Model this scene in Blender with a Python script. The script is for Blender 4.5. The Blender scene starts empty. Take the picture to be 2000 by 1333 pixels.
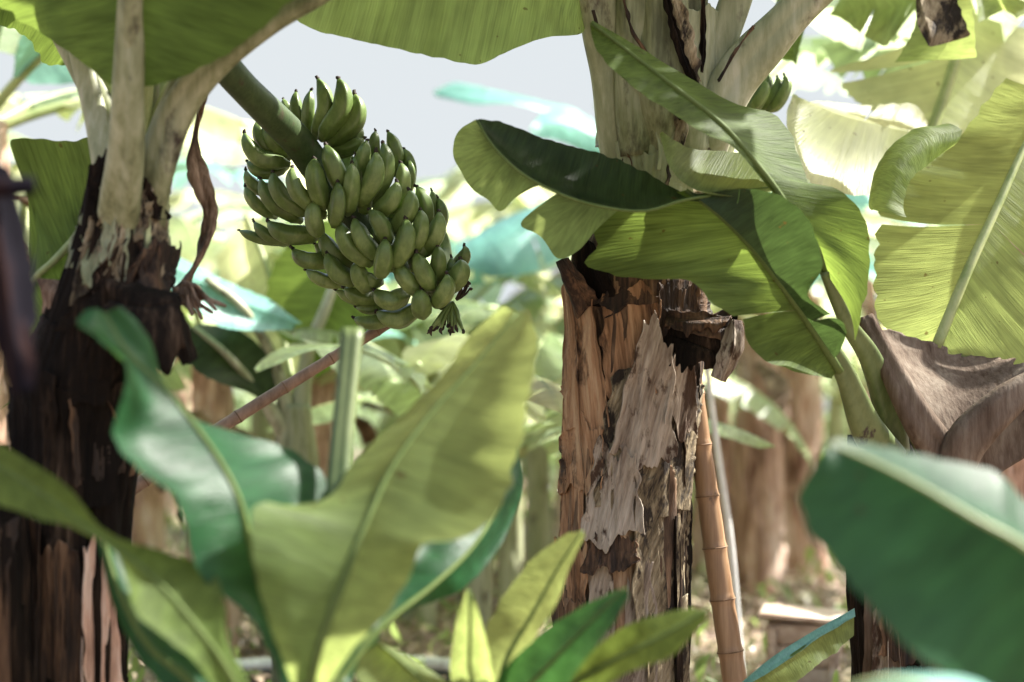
import bpy, math, random
from mathutils import Vector, noise
R_ = math.radians
random.seed(7)
S = bpy.context.scene
C = S.collection

# ---------------------------------------------------------------- camera
F = 2747.0                      # focal length in pixels of a 2000 px wide picture
CAMZ, PITCH = 1.10, math.atan(133/2747)
cam_d = bpy.data.cameras.new('camera'); cam = bpy.data.objects.new('camera', cam_d); C.objects.link(cam)
cam.location = (0, 0, CAMZ); cam.rotation_euler = (math.pi/2+PITCH, 0, 0)
cam_d.sensor_width = 36; cam_d.lens = F*36/2000
cam_d.clip_start = 0.05; cam_d.clip_end = 500
cam_d.dof.use_dof = True; cam_d.dof.focus_distance = 3.5; cam_d.dof.aperture_fstop = 1.15
S.camera = cam
fw = Vector((0, math.cos(PITCH), math.sin(PITCH))); upv = Vector((0, -math.sin(PITCH), math.cos(PITCH)))
ZO = 0.0
def P(px, py, d):
    d = d+ZO
    return Vector((0, 0, CAMZ)) + d*(fw + Vector((1, 0, 0))*((px-1000)/F) + upv*((666.5-py)/F))

# ---------------------------------------------------------------- light
SUN_EL, SUN_AZ = R_(46), R_(72)            # azimuth from +Y towards +X: behind the scene, to the right
w = bpy.data.worlds.new('World'); S.world = w; w.use_nodes = True
nt = w.node_tree; N = nt.nodes; Lk = nt.links
sky = N.new('ShaderNodeTexSky'); sky.sky_type = 'NISHITA'; sky.sun_disc = False
sky.sun_elevation = SUN_EL; sky.sun_rotation = SUN_AZ; sky.dust_density = 3
bg = N['Background']; bg.inputs[1].default_value = 0.14
# hazy white horizon fading into the sky above it
tc = N.new('ShaderNodeTexCoord'); sx = N.new('ShaderNodeSeparateXYZ'); Lk.new(tc.outputs['Generated'], sx.inputs[0])
mr = N.new('ShaderNodeMapRange'); mr.interpolation_type = 'SMOOTHSTEP'
mr.inputs['From Min'].default_value = 0.30; mr.inputs['From Max'].default_value = 0.62
Lk.new(sx.outputs[2], mr.inputs['Value'])
mx = N.new('ShaderNodeMix'); mx.data_type = 'RGBA'
mx.inputs[6].default_value = (1.50, 1.60, 1.66, 1)
Lk.new(mr.outputs[0], mx.inputs[0]); Lk.new(sky.outputs[0], mx.inputs[7]); Lk.new(mx.outputs[2], bg.inputs[0])
sun_d = bpy.data.lights.new('sun', 'SUN'); sun = bpy.data.objects.new('sun', sun_d); C.objects.link(sun)
sun_d.energy = 5.0; sun_d.angle = R_(0.6); sun_d.color = (1, 0.96, 0.89)
sdir = Vector((math.sin(SUN_AZ)*math.cos(SUN_EL), math.cos(SUN_AZ)*math.cos(SUN_EL), math.sin(SUN_EL)))
sun.rotation_euler = sdir.to_track_quat('Z', 'Y').to_euler()
S.view_settings.view_transform = 'Standard'; S.view_settings.look = 'None'
S.view_settings.exposure = 1.88; S.view_settings.gamma = 1
S.cycles.use_denoising = True; S.cycles.max_bounces = 8; S.cycles.transmission_bounces = 6
S.cycles.sample_clamp_indirect = 6; S.cycles.caustics_reflective = False; S.cycles.caustics_refractive = False

# ---------------------------------------------------------------- materials
def new_mat(name):
    m = bpy.data.materials.new(name); m.use_nodes = True
    m.node_tree.nodes.clear(); return m, m.node_tree.nodes, m.node_tree.links
def ramp(n, stops):
    r = n.new('ShaderNodeValToRGB'); cr = r.color_ramp
    while len(cr.elements) > 1: cr.elements.remove(cr.elements[-1])
    cr.elements[0].position = stops[0][0]; cr.elements[0].color = (*stops[0][1], 1)
    for p, c in stops[1:]:
        e = cr.elements.new(p); e.color = (*c, 1)
    return r
def noise_tex(n, l, vec, scale, detail=4, mapping=(1, 1, 1), rough=0.55, rot=0.0):
    if rot:
        m0 = n.new('ShaderNodeMapping'); m0.inputs['Rotation'].default_value = (0, rot, 0); l.new(vec, m0.inputs[0]); vec = m0.outputs[0]
    mp = n.new('ShaderNodeMapping'); mp.inputs['Scale'].default_value = mapping
    l.new(vec, mp.inputs[0])
    t = n.new('ShaderNodeTexNoise'); t.inputs['Scale'].default_value = scale
    t.inputs['Detail'].default_value = detail; t.inputs['Roughness'].default_value = rough
    l.new(mp.outputs[0], t.inputs['Vector']); return t
def mixc(n, l, fac, a, b, mode='MIX'):
    m = n.new('ShaderNodeMix'); m.data_type = 'RGBA'; m.blend_type = mode
    for sock, v in ((m.inputs[0], fac), (m.inputs[6], a), (m.inputs[7], b)):
        if isinstance(v, (int, float)): sock.default_value = v
        elif isinstance(v, tuple): sock.default_value = (*v, 1)
        else: l.new(v, sock)
    return m.outputs[2]
def leaf_mat(name, col, trans, rough=0.42, tmix=0.5, brown=0.5, spec=0.5, under=None, vein=0.35):
    m, n, l = new_mat(name)
    uv = n.new('ShaderNodeUVMap').outputs[0]
    obj_ = n.new('ShaderNodeTexCoord').outputs['Object']
    fine = noise_tex(n, l, uv, 1, 3, (3, 260, 1))         # veins run from the midrib to the edge
    med = noise_tex(n, l, uv, 1, 2, (1.2, 38, 1))
    big = noise_tex(n, l, obj_, 5, 3)
    v1 = n.new('ShaderNodeMath'); v1.operation = 'ADD'; l.new(fine.outputs[0], v1.inputs[0]); l.new(med.outputs[0], v1.inputs[1])
    vr = n.new('ShaderNodeMapRange'); vr.inputs[1].default_value = 0.7; vr.inputs[2].default_value = 1.3
    vr.inputs[3].default_value = 1-vein; vr.inputs[4].default_value = 1+vein; l.new(v1.outputs[0], vr.inputs[0])
    br = n.new('ShaderNodeMapRange'); br.inputs[1].default_value = 0.3; br.inputs[2].default_value = 0.7
    br.inputs[3].default_value = 0.75; br.inputs[4].default_value = 1.25; l.new(big.outputs[0], br.inputs[0])
    mul = n.new('ShaderNodeMath'); mul.operation = 'MULTIPLY'; l.new(vr.outputs[0], mul.inputs[0]); l.new(br.outputs[0], mul.inputs[1])
    cc = n.new('ShaderNodeCombineColor')
    for i in range(3): l.new(mul.outputs[0], cc.inputs[i])
    base = mixc(n, l, 1.0, col, cc.outputs[0], 'MULTIPLY')
    tr = mixc(n, l, 1.0, trans, cc.outputs[0], 'MULTIPLY')
    if under:
        geo = n.new('ShaderNodeNewGeometry')
        ub = mixc(n, l, 1.0, under, cc.outputs[0], 'MULTIPLY')
        base = mixc(n, l, geo.outputs['Backfacing'], base, ub)
    # brown edge and blemishes
    sp = n.new('ShaderNodeSeparateXYZ'); l.new(uv, sp.inputs[0])
    ab = n.new('ShaderNodeMath'); ab.operation = 'ABSOLUTE'; l.new(sp.outputs[0], ab.inputs[0])
    en = noise_tex(n, l, uv, 1, 4, (2, 25, 1))
    ad = n.new('ShaderNodeMath'); ad.operation = 'MULTIPLY_ADD'; l.new(en.outputs[0], ad.inputs[0]); ad.inputs[1].default_value = 0.16; l.new(ab.outputs[0], ad.inputs[2])
    er = n.new('ShaderNodeMapRange'); er.inputs[1].default_value = 1.085; er.inputs[2].default_value = 1.11
    er.inputs[3].default_value = 0; er.inputs[4].default_value = brown; l.new(ad.outputs[0], er.inputs[0])
    spn = noise_tex(n, l, obj_, 42, 2, (1, 1, 1), 0.4)
    sr = n.new('ShaderNodeMapRange'); sr.inputs[1].default_value = 0.735; sr.inputs[2].default_value = 0.76
    sr.inputs[4].default_value = 0.8*min(1, brown*1.6); l.new(spn.outputs[0], sr.inputs[0])
    mxm = n.new('ShaderNodeMath'); mxm.operation = 'MAXIMUM'; l.new(er.outputs[0], mxm.inputs[0]); l.new(sr.outputs[0], mxm.inputs[1])
    base = mixc(n, l, mxm.outputs[0], base, (0.07, 0.04, 0.015))
    tr = mixc(n, l, mxm.outputs[0], tr, (0.10, 0.045, 0.01))
    bp = n.new('ShaderNodeBump'); bp.inputs['Strength'].default_value = 0.45; bp.inputs['Distance'].default_value = 0.004
    l.new(v1.outputs[0], bp.inputs['Height'])
    pb = n.new('ShaderNodeBsdfPrincipled'); pb.inputs['Roughness'].default_value = rough
    pb.inputs['Specular IOR Level'].default_value = spec
    l.new(base, pb.inputs['Base Color']); l.new(bp.outputs[0], pb.inputs['Normal'])
    tl = n.new('ShaderNodeBsdfTranslucent'); l.new(tr, tl.inputs[0]); l.new(bp.outputs[0], tl.inputs[1])
    ms = n.new('ShaderNodeMixShader'); ms.inputs[0].default_value = tmix
    l.new(pb.outputs[0], ms.inputs[1]); l.new(tl.outputs[0], ms.inputs[2])
    out = n.new('ShaderNodeOutputMaterial'); l.new(ms.outputs[0], out.inputs[0])
    return m
def rough_mat(name, stops, scale=6, stretch=(1, 1, 0.25), rough=0.75, bump=0.6, dist=0.01, fine=None, spec=0.3, trans=0, spots=None, rot=0.0):
    m, n, l = new_mat(name)
    ob = n.new('ShaderNodeTexCoord').outputs['Object']
    a = noise_tex(n, l, ob, scale, 6, stretch, 0.62, rot)
    b = noise_tex(n, l, ob, scale*9, 4, (stretch[0], stretch[1], stretch[2]*0.35), 0.6, rot)
    ad = n.new('ShaderNodeMath'); ad.operation = 'MULTIPLY_ADD'; l.new(b.outputs[0], ad.inputs[0]); ad.inputs[1].default_value = 0.45; l.new(a.outputs[0], ad.inputs[2])
    sb = n.new('ShaderNodeMath'); sb.operation = 'SUBTRACT'; l.new(ad.outputs[0], sb.inputs[0]); sb.inputs[1].default_value = 0.225
    r = ramp(n, stops); l.new(sb.outputs[0], r.inputs[0]); colr = r.outputs[0]
    if spots:
        sn = noise_tex(n, l, ob, spots[1], 5, (1, 1, 0.45), 0.65)
        sr = n.new('ShaderNodeMapRange'); sr.inputs[1].default_value = spots[2]; sr.inputs[2].default_value = spots[2]+(spots[3] if len(spots) > 3 else 0.06)
        l.new(sn.outputs[0], sr.inputs[0]); colr = mixc(n, l, sr.outputs[0], colr, spots[0])
    bp = n.new('ShaderNodeBump'); bp.inputs['Strength'].default_value = bump; bp.inputs['Distance'].default_value = dist
    l.new(ad.outputs[0], bp.inputs['Height'])
    pb = n.new('ShaderNodeBsdfPrincipled'); pb.inputs['Roughness'].default_value = rough; pb.inputs['Specular IOR Level'].default_value = spec
    l.new(colr, pb.inputs['Base Color']); l.new(bp.outputs[0], pb.inputs['Normal'])
    sh = pb.outputs[0]
    if trans:
        tl = n.new('ShaderNodeBsdfTranslucent'); l.new(colr, tl.inputs[0])
        ms = n.new('ShaderNodeMixShader'); ms.inputs[0].default_value = trans
        l.new(sh, ms.inputs[1]); l.new(tl.outputs[0], ms.inputs[2]); sh = ms.outputs[0]
    out = n.new('ShaderNodeOutputMaterial'); l.new(sh, out.inputs[0]); return m

M = {}
M['leaf'] = leaf_mat('banana_leaf', (0.058, 0.092, 0.024), (0.18, 0.255, 0.045), under=(0.082, 0.122, 0.034), spec=0.1, rough=0.55)
M['leaf_thin'] = leaf_mat('young_banana_leaf', (0.10, 0.145, 0.05), (0.40, 0.48, 0.145), tmix=0.56, under=(0.12, 0.165, 0.06), vein=0.26, spec=0.15, rough=0.5)
M['leaf_dark'] = leaf_mat('shade_dark_banana_leaf', (0.024, 0.042, 0.017), (0.035, 0.06, 0.014), rough=0.4, under=(0.03, 0.048, 0.02), spec=0.2)  # deep shade of the wide leaf put into the colour
M['leaf_teal'] = leaf_mat('waxy_banana_leaf', (0.014, 0.062, 0.024), (0.065, 0.17, 0.035), rough=0.4, spec=0.25, tmix=0.42, brown=0.35, vein=0.28)
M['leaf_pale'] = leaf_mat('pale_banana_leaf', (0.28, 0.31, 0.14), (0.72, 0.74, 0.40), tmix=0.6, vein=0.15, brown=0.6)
M['leaf_blue'] = leaf_mat('sky_sheen_banana_leaf', (0.16, 0.36, 0.30), (0.34, 0.62, 0.46), rough=0.35, tmix=0.4, brown=0.1, vein=0.2)  # cyan sky sheen of glossy leaf tops put into the base colour
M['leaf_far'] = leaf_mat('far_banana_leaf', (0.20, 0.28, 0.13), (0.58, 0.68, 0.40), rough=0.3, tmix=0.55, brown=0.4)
M['rib'] = rough_mat('midrib', [(0.3, (0.20, 0.26, 0.09)), (0.6, (0.34, 0.38, 0.17))], 12, (1, 1, 1), 0.45, 0.1, 0.002)
M['rib_green'] = rough_mat('green_midrib', [(0.3, (0.085, 0.125, 0.035)), (0.6, (0.125, 0.17, 0.055))], 12, (1, 1, 1), 0.6, 0.1, 0.002, spec=0.1, trans=0.18)
M['petiole'] = rough_mat('petiole', [(0.32, (0.07, 0.075, 0.032)), (0.47, (0.19, 0.205, 0.105)), (0.66, (0.33, 0.34, 0.22))], 8, (1, 1, 0.22), 0.5, 0.4, 0.004, spots=((0.022, 0.014, 0.008), 17, 0.56, 0.16))
M['petiole_clean'] = rough_mat('clean_petiole', [(0.3, (0.16, 0.175, 0.085)), (0.5, (0.28, 0.295, 0.175)), (0.68, (0.42, 0.425, 0.31))], 8, (1, 1, 0.22), 0.5, 0.3, 0.003, spots=((0.05, 0.035, 0.018), 12, 0.56, 0.12))
M['stem_green'] = rough_mat('green_stem', [(0.3, (0.055, 0.085, 0.025)), (0.6, (0.12, 0.15, 0.055))], 8, (1, 1, 0.3), 0.45, 0.3, 0.004, spots=((0.03, 0.02, 0.012), 16, 0.62))
M['stalk'] = rough_mat('bunch_stalk', [(0.3, (0.022, 0.042, 0.012)), (0.65, (0.055, 0.085, 0.03))], 14, (1, 1, 1), 0.5, 0.5, 0.003, spots=((0.05, 0.04, 0.022), 26, 0.60, 0.1))
M['banana'] = rough_mat('green_banana', [(0.3, (0.065, 0.10, 0.022)), (0.5, (0.105, 0.162, 0.040)), (0.7, (0.20, 0.27, 0.085))], 9, (1, 1, 1), 0.4, 0.08, 0.001, spec=0.45, spots=((0.04, 0.03, 0.015), 60, 0.70))
M['tip'] = rough_mat('dried_flower_end', [(0.3, (0.012, 0.01, 0.008)), (0.7, (0.06, 0.04, 0.03))], 60, (1, 1, 1), 0.8, 0.5, 0.002)
M['bark_dark'] = rough_mat('near_black_bark', [(0.3, (0.003, 0.0025, 0.002)), (0.52, (0.010, 0.007, 0.005)), (0.64, (0.035, 0.023, 0.015)), (0.78, (0.13, 0.09, 0.06))], 11, (1, 1, 0.16), 0.85, 1.0, 0.02, spec=0.08)  # near-black bark with sparse brown streaks
M['bark'] = rough_mat('banana_bark', [(0.28, (0.008, 0.005, 0.003)), (0.42, (0.07, 0.042, 0.024)), (0.55, (0.21, 0.13, 0.075)), (0.7, (0.38, 0.28, 0.18))], 10, (1, 1, 0.2), 0.8, 1.0, 0.02)
M['bark_tan'] = rough_mat('tan_dry_sheath', [(0.3, (0.03, 0.014, 0.007)), (0.42, (0.19, 0.10, 0.048)), (0.56, (0.37, 0.215, 0.115)), (0.72, (0.54, 0.39, 0.24))], 13, (1, 1, 0.12), 0.75, 1.0, 0.014, trans=0.08, spots=((0.03, 0.015, 0.008), 13, 0.56, 0.1), rot=0.12)  # dark spots put shadow gaps and deep cracks into the colour
M['bark_grey'] = rough_mat('grey_dry_sheath', [(0.3, (0.04, 0.028, 0.018)), (0.43, (0.17, 0.13, 0.095)), (0.56, (0.285, 0.24, 0.185)), (0.72, (0.43, 0.38, 0.31))], 15, (1, 1, 0.14), 0.8, 1.0, 0.012, spots=((0.05, 0.028, 0.016), 15, 0.545), rot=-0.25)  # spots darken the sheath for shadowed gaps and cracks
M['bark_olive'] = rough_mat('olive_dry_sheath', [(0.32, (0.018, 0.012, 0.006)), (0.44, (0.12, 0.09, 0.05)), (0.56, (0.24, 0.195, 0.12)), (0.72, (0.40, 0.345, 0.23))], 15, (1, 1, 0.2), 0.8, 1.0, 0.014, spots=((0.018, 0.012, 0.007), 15, 0.52), rot=-0.42)
M['bark_brown'] = rough_mat('brown_dry_sheath', [(0.32, (0.006, 0.004, 0.003)), (0.48, (0.032, 0.018, 0.010)), (0.60, (0.12, 0.066, 0.034)), (0.75, (0.28, 0.175, 0.10))], 12, (1, 1, 0.15), 0.7, 1.0, 0.014, trans=0.1)
M['bark_far'] = rough_mat('sunlit_far_bark', [(0.34, (0.13, 0.06, 0.035)), (0.5, (0.50, 0.32, 0.23)), (0.66, (0.72, 0.60, 0.50))], 7, (1, 1, 0.25), 0.7, 0.8, 0.02, trans=0.1)  # extra sun brightness put into the bark colour
M['dead_leaf'] = rough_mat('dead_leaf', [(0.3, (0.06, 0.038, 0.024)), (0.5, (0.135, 0.10, 0.072)), (0.7, (0.22, 0.18, 0.135))], 9, (1, 1, 0.3), 0.8, 0.7, 0.01, spec=0.1, trans=0.12, spots=((0.05, 0.03, 0.018), 11, 0.60, 0.15))
M['dead_fibre'] = rough_mat('dry_brown_fibre', [(0.32, (0.03, 0.016, 0.009)), (0.48, (0.13, 0.075, 0.042)), (0.68, (0.36, 0.25, 0.17))], 14, (1, 1, 0.3), 0.65, 0.8, 0.006, trans=0.15)
M['dead_dark'] = rough_mat('dark_dead_leaf', [(0.3, (0.003, 0.003, 0.0045)), (0.55, (0.008, 0.007, 0.010)), (0.75, (0.03, 0.014, 0.010))], 6, (1, 1, 0.4), 0.9, 0.5, 0.01, spec=0.03)
M['bamboo'] = rough_mat('bamboo', [(0.3, (0.19, 0.105, 0.05)), (0.5, (0.33, 0.205, 0.11)), (0.7, (0.44, 0.31, 0.18))], 7, (1, 1, 0.12), 0.4, 0.15, 0.002, spec=0.5, spots=((0.10, 0.06, 0.035), 22, 0.66))
M['bamboo_grey'] = rough_mat('weathered_bamboo', [(0.3, (0.13, 0.085, 0.055)), (0.6, (0.30, 0.20, 0.14))], 9, (1, 1, 1), 0.5, 0.2, 0.002)
M['bamboo_ring'] = rough_mat('bamboo_node', [(0.3, (0.10, 0.06, 0.03)), (0.7, (0.22, 0.13, 0.07))], 20, (1, 1, 1), 0.6, 0.2, 0.002)
M['white'] = rough_mat('white_pole_and_sunlit_strip', [(0.3, (0.62, 0.62, 0.60)), (0.7, (0.8, 0.8, 0.78))], 12, (1, 1, 1), 0.5, 0.1, 0.002, spots=((0.35, 0.27, 0.2), 9, 0.6, 0.15))
M['black'] = rough_mat('black_plastic', [(0.3, (0.012, 0.012, 0.014)), (0.7, (0.03, 0.03, 0.034))], 12, (1, 1, 1), 0.5, 0.2, 0.003)
M['board'] = rough_mat('weathered_board', [(0.32, (0.26, 0.17, 0.12)), (0.5, (0.45, 0.35, 0.28)), (0.68, (0.62, 0.55, 0.47))], 9, (0.25, 1, 1), 0.75, 0.5, 0.006, spots=((0.12, 0.08, 0.05), 8, 0.62, 0.1))
M['ground'] = rough_mat('soil', [(0.3, (0.09, 0.06, 0.045)), (0.5, (0.22, 0.16, 0.125)), (0.7, (0.38, 0.30, 0.24))], 3, (1, 1, 1), 0.9, 0.8, 0.04)
M['litter'] = rough_mat('leaf_litter', [(0.3, (0.10, 0.065, 0.045)), (0.5, (0.36, 0.27, 0.19)), (0.62, (0.55, 0.48, 0.34)), (0.75, (0.75, 0.70, 0.58))], 2.2, (1, 1, 1), 0.35, 0.3, 0.01, spec=0.6, trans=0.15)
M['weed'] = leaf_mat('small_weed_leaf', (0.13, 0.2, 0.06), (0.36, 0.48, 0.14), brown=0.1)

# ---------------------------------------------------------------- mesh helpers
def origin(o):
    v = Vector((0, 0, 0))
    while o: v += o.location; o = o.parent
    return v
def link(name, V, Fc, mat, parent=None, uv=None, smooth=True, loc=None):
    off = origin(parent) if parent else Vector((0, 0, 0))
    if loc is not None: off = off + (loc-off)
    me = bpy.data.meshes.new(name)
    me.from_pydata([tuple(Vector(v)-off) for v in V], [], Fc)
    if uv:
        ul = me.uv_layers.new(name='UVMap')
        for lp in me.loops: ul.data[lp.index].uv = uv[lp.vertex_index]
    me.materials.append(mat)
    if smooth: me.polygons.foreach_set('use_smooth', [True]*len(me.polygons))
    me.update()
    o = bpy.data.objects.new(name, me); C.objects.link(o)
    if parent: o.parent = parent
    if loc is not None: o.location = loc-(origin(parent) if parent else Vector((0, 0, 0)))
    return o
def tag(o, label, cat, group=None, kind=None):
    if label: o['label'] = label
    if cat: o['category'] = cat
    if group: o['group'] = group
    if kind: o['kind'] = kind
    return o
def thing(name, label, cat, loc, group=None):
    o = bpy.data.objects.new(name, None); C.objects.link(o); o.location = loc; o.empty_display_size = 0.1
    return tag(o, label, cat, group)
def cr(p, n):
    """Catmull-Rom through the points p, n samples evenly spaced along the curve"""
    p = [Vector(q) for q in p]
    if len(p) == 2: return [p[0].lerp(p[1], i/(n-1)) for i in range(n)]
    e = [p[0]*2-p[1]]+p+[p[-1]*2-p[-2]]
    pts = []
    for i in range(1, len(e)-2):
        for k in range(24):
            t = k/24; a, b, c, d = e[i-1], e[i], e[i+1], e[i+2]
            pts.append(0.5*((2*b)+(c-a)*t+(2*a-5*b+4*c-d)*t*t+(3*b-a-3*c+d)*t**3))
    pts.append(p[-1].copy())
    L = [0]
    for i in range(1, len(pts)): L.append(L[-1]+(pts[i]-pts[i-1]).length)
    out = []; j = 0
    for i in range(n):
        s = L[-1]*i/(n-1)
        while j < len(L)-2 and L[j+1] < s: j += 1
        dd = L[j+1]-L[j]
        out.append(pts[j].lerp(pts[j+1], (s-L[j])/dd if dd > 1e-9 else 0))
    return out
def samp(pl, t):
    t = min(max(t, 0), 1)*(len(pl)-1); i = min(int(t), len(pl)-2)
    return pl[i].lerp(pl[i+1], t-i)
def interp(vals, t):
    t = min(max(t, 0), 1)*(len(vals)-1); i = min(int(t), len(vals)-2)
    return vals[i]+(vals[i+1]-vals[i])*(t-i)
def tube_data(path, rad, seg=12, shape=None, cap=True, upref=None):
    """path: points, rad: radii; shape(theta, t) scales the radius"""
    V = []; Fc = []; n = len(path)
    ref = Vector(upref) if upref else Vector((0, -1, 0))
    for i in range(n):
        tg = (path[min(i+1, n-1)]-path[max(i-1, 0)]).normalized()
        s = tg.cross(ref)
        if s.length < 1e-4: s = tg.cross(Vector((1, 0, 0.01)))
        s.normalize(); u = s.cross(tg).normalized()
        for k in range(seg):
            a = 2*math.pi*k/seg; r = rad[i]
            if shape: r *= shape(a, i/(n-1))
            V.append(path[i]+s*math.cos(a)*r+u*math.sin(a)*r)
    for i in range(n-1):
        for k in range(seg):
            a, b = i*seg+k, i*seg+(k+1) % seg
            Fc.append((a, b, b+seg, a+seg))
    if cap:
        Fc.append(tuple(range(seg-1, -1, -1))); Fc.append(tuple((n-1)*seg+k for k in range(seg)))
    return V, Fc
def tube(name, parent, mat, ctrl, rads, n=24, seg=12, shape=None, upref=None):
    path = cr(ctrl, n); rad = [interp(rads, i/(n-1)) for i in range(n)]
    V, Fc = tube_data(path, rad, seg, shape, True, upref)
    return link(name, V, Fc, mat, parent)
def ptube(name, parent, mat, pts, n=28, seg=14, shape=None, wob=0.0):
    """pts: (px, py, depth, width in px)"""
    c = [P(a, b, d) for a, b, d, _ in pts]; r = [wd/2*d/F for _, _, d, wd in pts]
    path = cr(c, n); rad = [interp(r, i/(n-1)) for i in range(n)]
    if wob:
        for i in range(n): rad[i] *= 1+wob*noise.noise(path[i]*9)
    V, Fc = tube_data(path, rad, seg, shape)
    return link(name, V, Fc, mat, parent)

def side_data(V, Fc, UV, mid, edge, sgn, nu, splits, bulge, rip, flap, Lm, seed, jag=0.0):
    rnd = random.Random(seed)
    sp = sorted(splits)
    bounds = []; a = 0.0; ga = 0.0
    for v0, g in sp: bounds.append((a, v0, ga, g/2)); a = v0; ga = g/2
    bounds.append((a, 1.0, ga, 0.0))
    for (v0, v1, g0, g1) in bounds:
        rows = max(3, int((v1-v0)*70)); base = len(V); fl = rnd.uniform(-1, 1)*flap; lenj = 1-rnd.uniform(0, 0.12)*(1 if len(sp) else 0)
        for i in range(rows+1):
            f = i/rows
            for j in range(nu+1):
                t = j/nu
                tt = t**1.3
                lo, hi = v0+g0*tt, v1-g1*tt
                v = lo+(hi-lo)*f
                m_, e_ = samp(mid, v), samp(edge, v)
                tg = samp(mid, min(v+0.02, 1))-samp(mid, max(v-0.02, 0))
                d = (e_-m_)*lenj; L_ = d.length
                nn = d.cross(tg)*(sgn)
                if nn.length > 1e-9: nn.normalize()
                if nn.z < 0 and False: nn = -nn
                p = m_+d*t
                k = bulge*L_*math.sin(math.pi*t*0.85)
                q = noise.noise(Vector((v*Lm*5+seed*3.7, sgn*2+t*0.8, seed)))
                q2 = noise.noise(Vector((v*Lm*22+seed, sgn*5+t*0.5, seed*1.3)))
                k += rip*(q*1.0+q2*0.28)*min(1, t*1.6)+fl*t*t*L_*(f-0.5)*2
                if jag: p = p+d*jag*t*t*t*noise.noise(Vector((v*Lm*40, seed, sgn)))
                V.append(p+nn*k); UV.append((sgn*t, v*Lm))
        for i in range(rows):
            for j in range(nu):
                a_ = base+i*(nu+1)+j
                q4 = (a_, a_+1, a_+nu+2, a_+nu+1)
                Fc.append(q4 if sgn > 0 else q4[::-1])
def blade(name, parent, mat, mid, L=None, R=None, sl=(), sr=(), bulge=0.06, rip=0.012, flap=0.0, nu=9, rib=None, rmat=None, seed=None, label=None, jag=0.06, ribname='midrib', ribn=None):
    """leaf lamina lofted between midrib and edges (world points); rib=(r0,r1) adds the midrib"""
    seed = seed if seed is not None else random.random()*50
    m = cr(mid, 90); Lm = sum((m[i+1]-m[i]).length for i in range(89))
    V, Fc, UV = [], [], []
    if L: side_data(V, Fc, UV, m, cr(L, 90), -1, nu, sl, bulge, rip, flap, Lm, seed, jag)
    if R: side_data(V, Fc, UV, m, cr(R, 90), 1, nu, sr, bulge, rip, flap, Lm, seed+1, jag)
    o = link(name, V, Fc, mat, parent, UV)
    if label: o['label'] = label
    if rib: tube(ribname, o, rmat or M['rib'], mid, rib, 30, 10)
    return o
def pb(name, parent, mat, mid, L=None, R=None, **k):
    c = lambda r: [P(*q) for q in r] if r else None
    return blade(name, parent, mat, c(mid), c(L), c(R), **k)
def arc_leaf(name, parent, mat, b, az, el, length, width, droop, roof=0.35, pet=0.18, nsplit=5, twist=0.0, rmat=None, ribr=0.022, seed=0, flap=0.25, side_droop=0.0, nu=6):
    """a whole leaf growing from point b: arching midrib, two drooping halves"""
    rnd = random.Random(seed*31+5)
    n = 26; pts = [Vector(b)]; e = el; a = az; st = length/(n-1)
    for i in range(1, n):
        f = i/(n-1); e = el-droop*f**1.3; a = az+side_droop*f*f
        pts.append(pts[-1]+Vector((math.sin(a)*math.cos(e), math.cos(a)*math.cos(e), math.sin(e)))*st)
    k0 = int(pet*n); mid = pts[k0:]; m = len(mid); Lr, Rr = [], []
    for i in range(m):
        f = i/(m-1); tg = (mid[min(i+1, m-1)]-mid[max(i-1, 0)]).normalized()
        sd = tg.cross(Vector((0, 0, 1)))
        sd = sd.normalized() if sd.length > 1e-3 else Vector((1, 0, 0))
        nn = sd.cross(tg).normalized()
        wv = width/2*(min(1, f*7+0.15)**0.7)*(max(0.0, 1-f**3.2)**0.6)+0.004
        ro = roof+0.25*math.sin(f*5+seed)
        for sg, arr in ((1, Rr), (-1, Lr)):
            dirv = (sd*sg*math.cos(ro+sg*twist)-nn*math.sin(ro+sg*twist))
            arr.append(mid[i]+dirv*wv)
    sp = lambda: [(x, rnd.uniform(0.006, 0.05)) for x in sorted(rnd.uniform(0.08, 0.93) for _ in range(nsplit))]
    o = blade(name, parent, mat, mid, Lr, Rr, sl=sp(), sr=sp(), bulge=0.05, rip=0.02, flap=flap, nu=nu, seed=seed)
    path = [p+Vector((0, 0, -ribr*0.3)) for p in pts]
    V, Fc = tube_data(path, [ribr*(1-0.85*i/(n-1)) for i in range(n)], 8)
    link('midrib', V, Fc, rmat or M['rib'], o)
    return o

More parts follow.
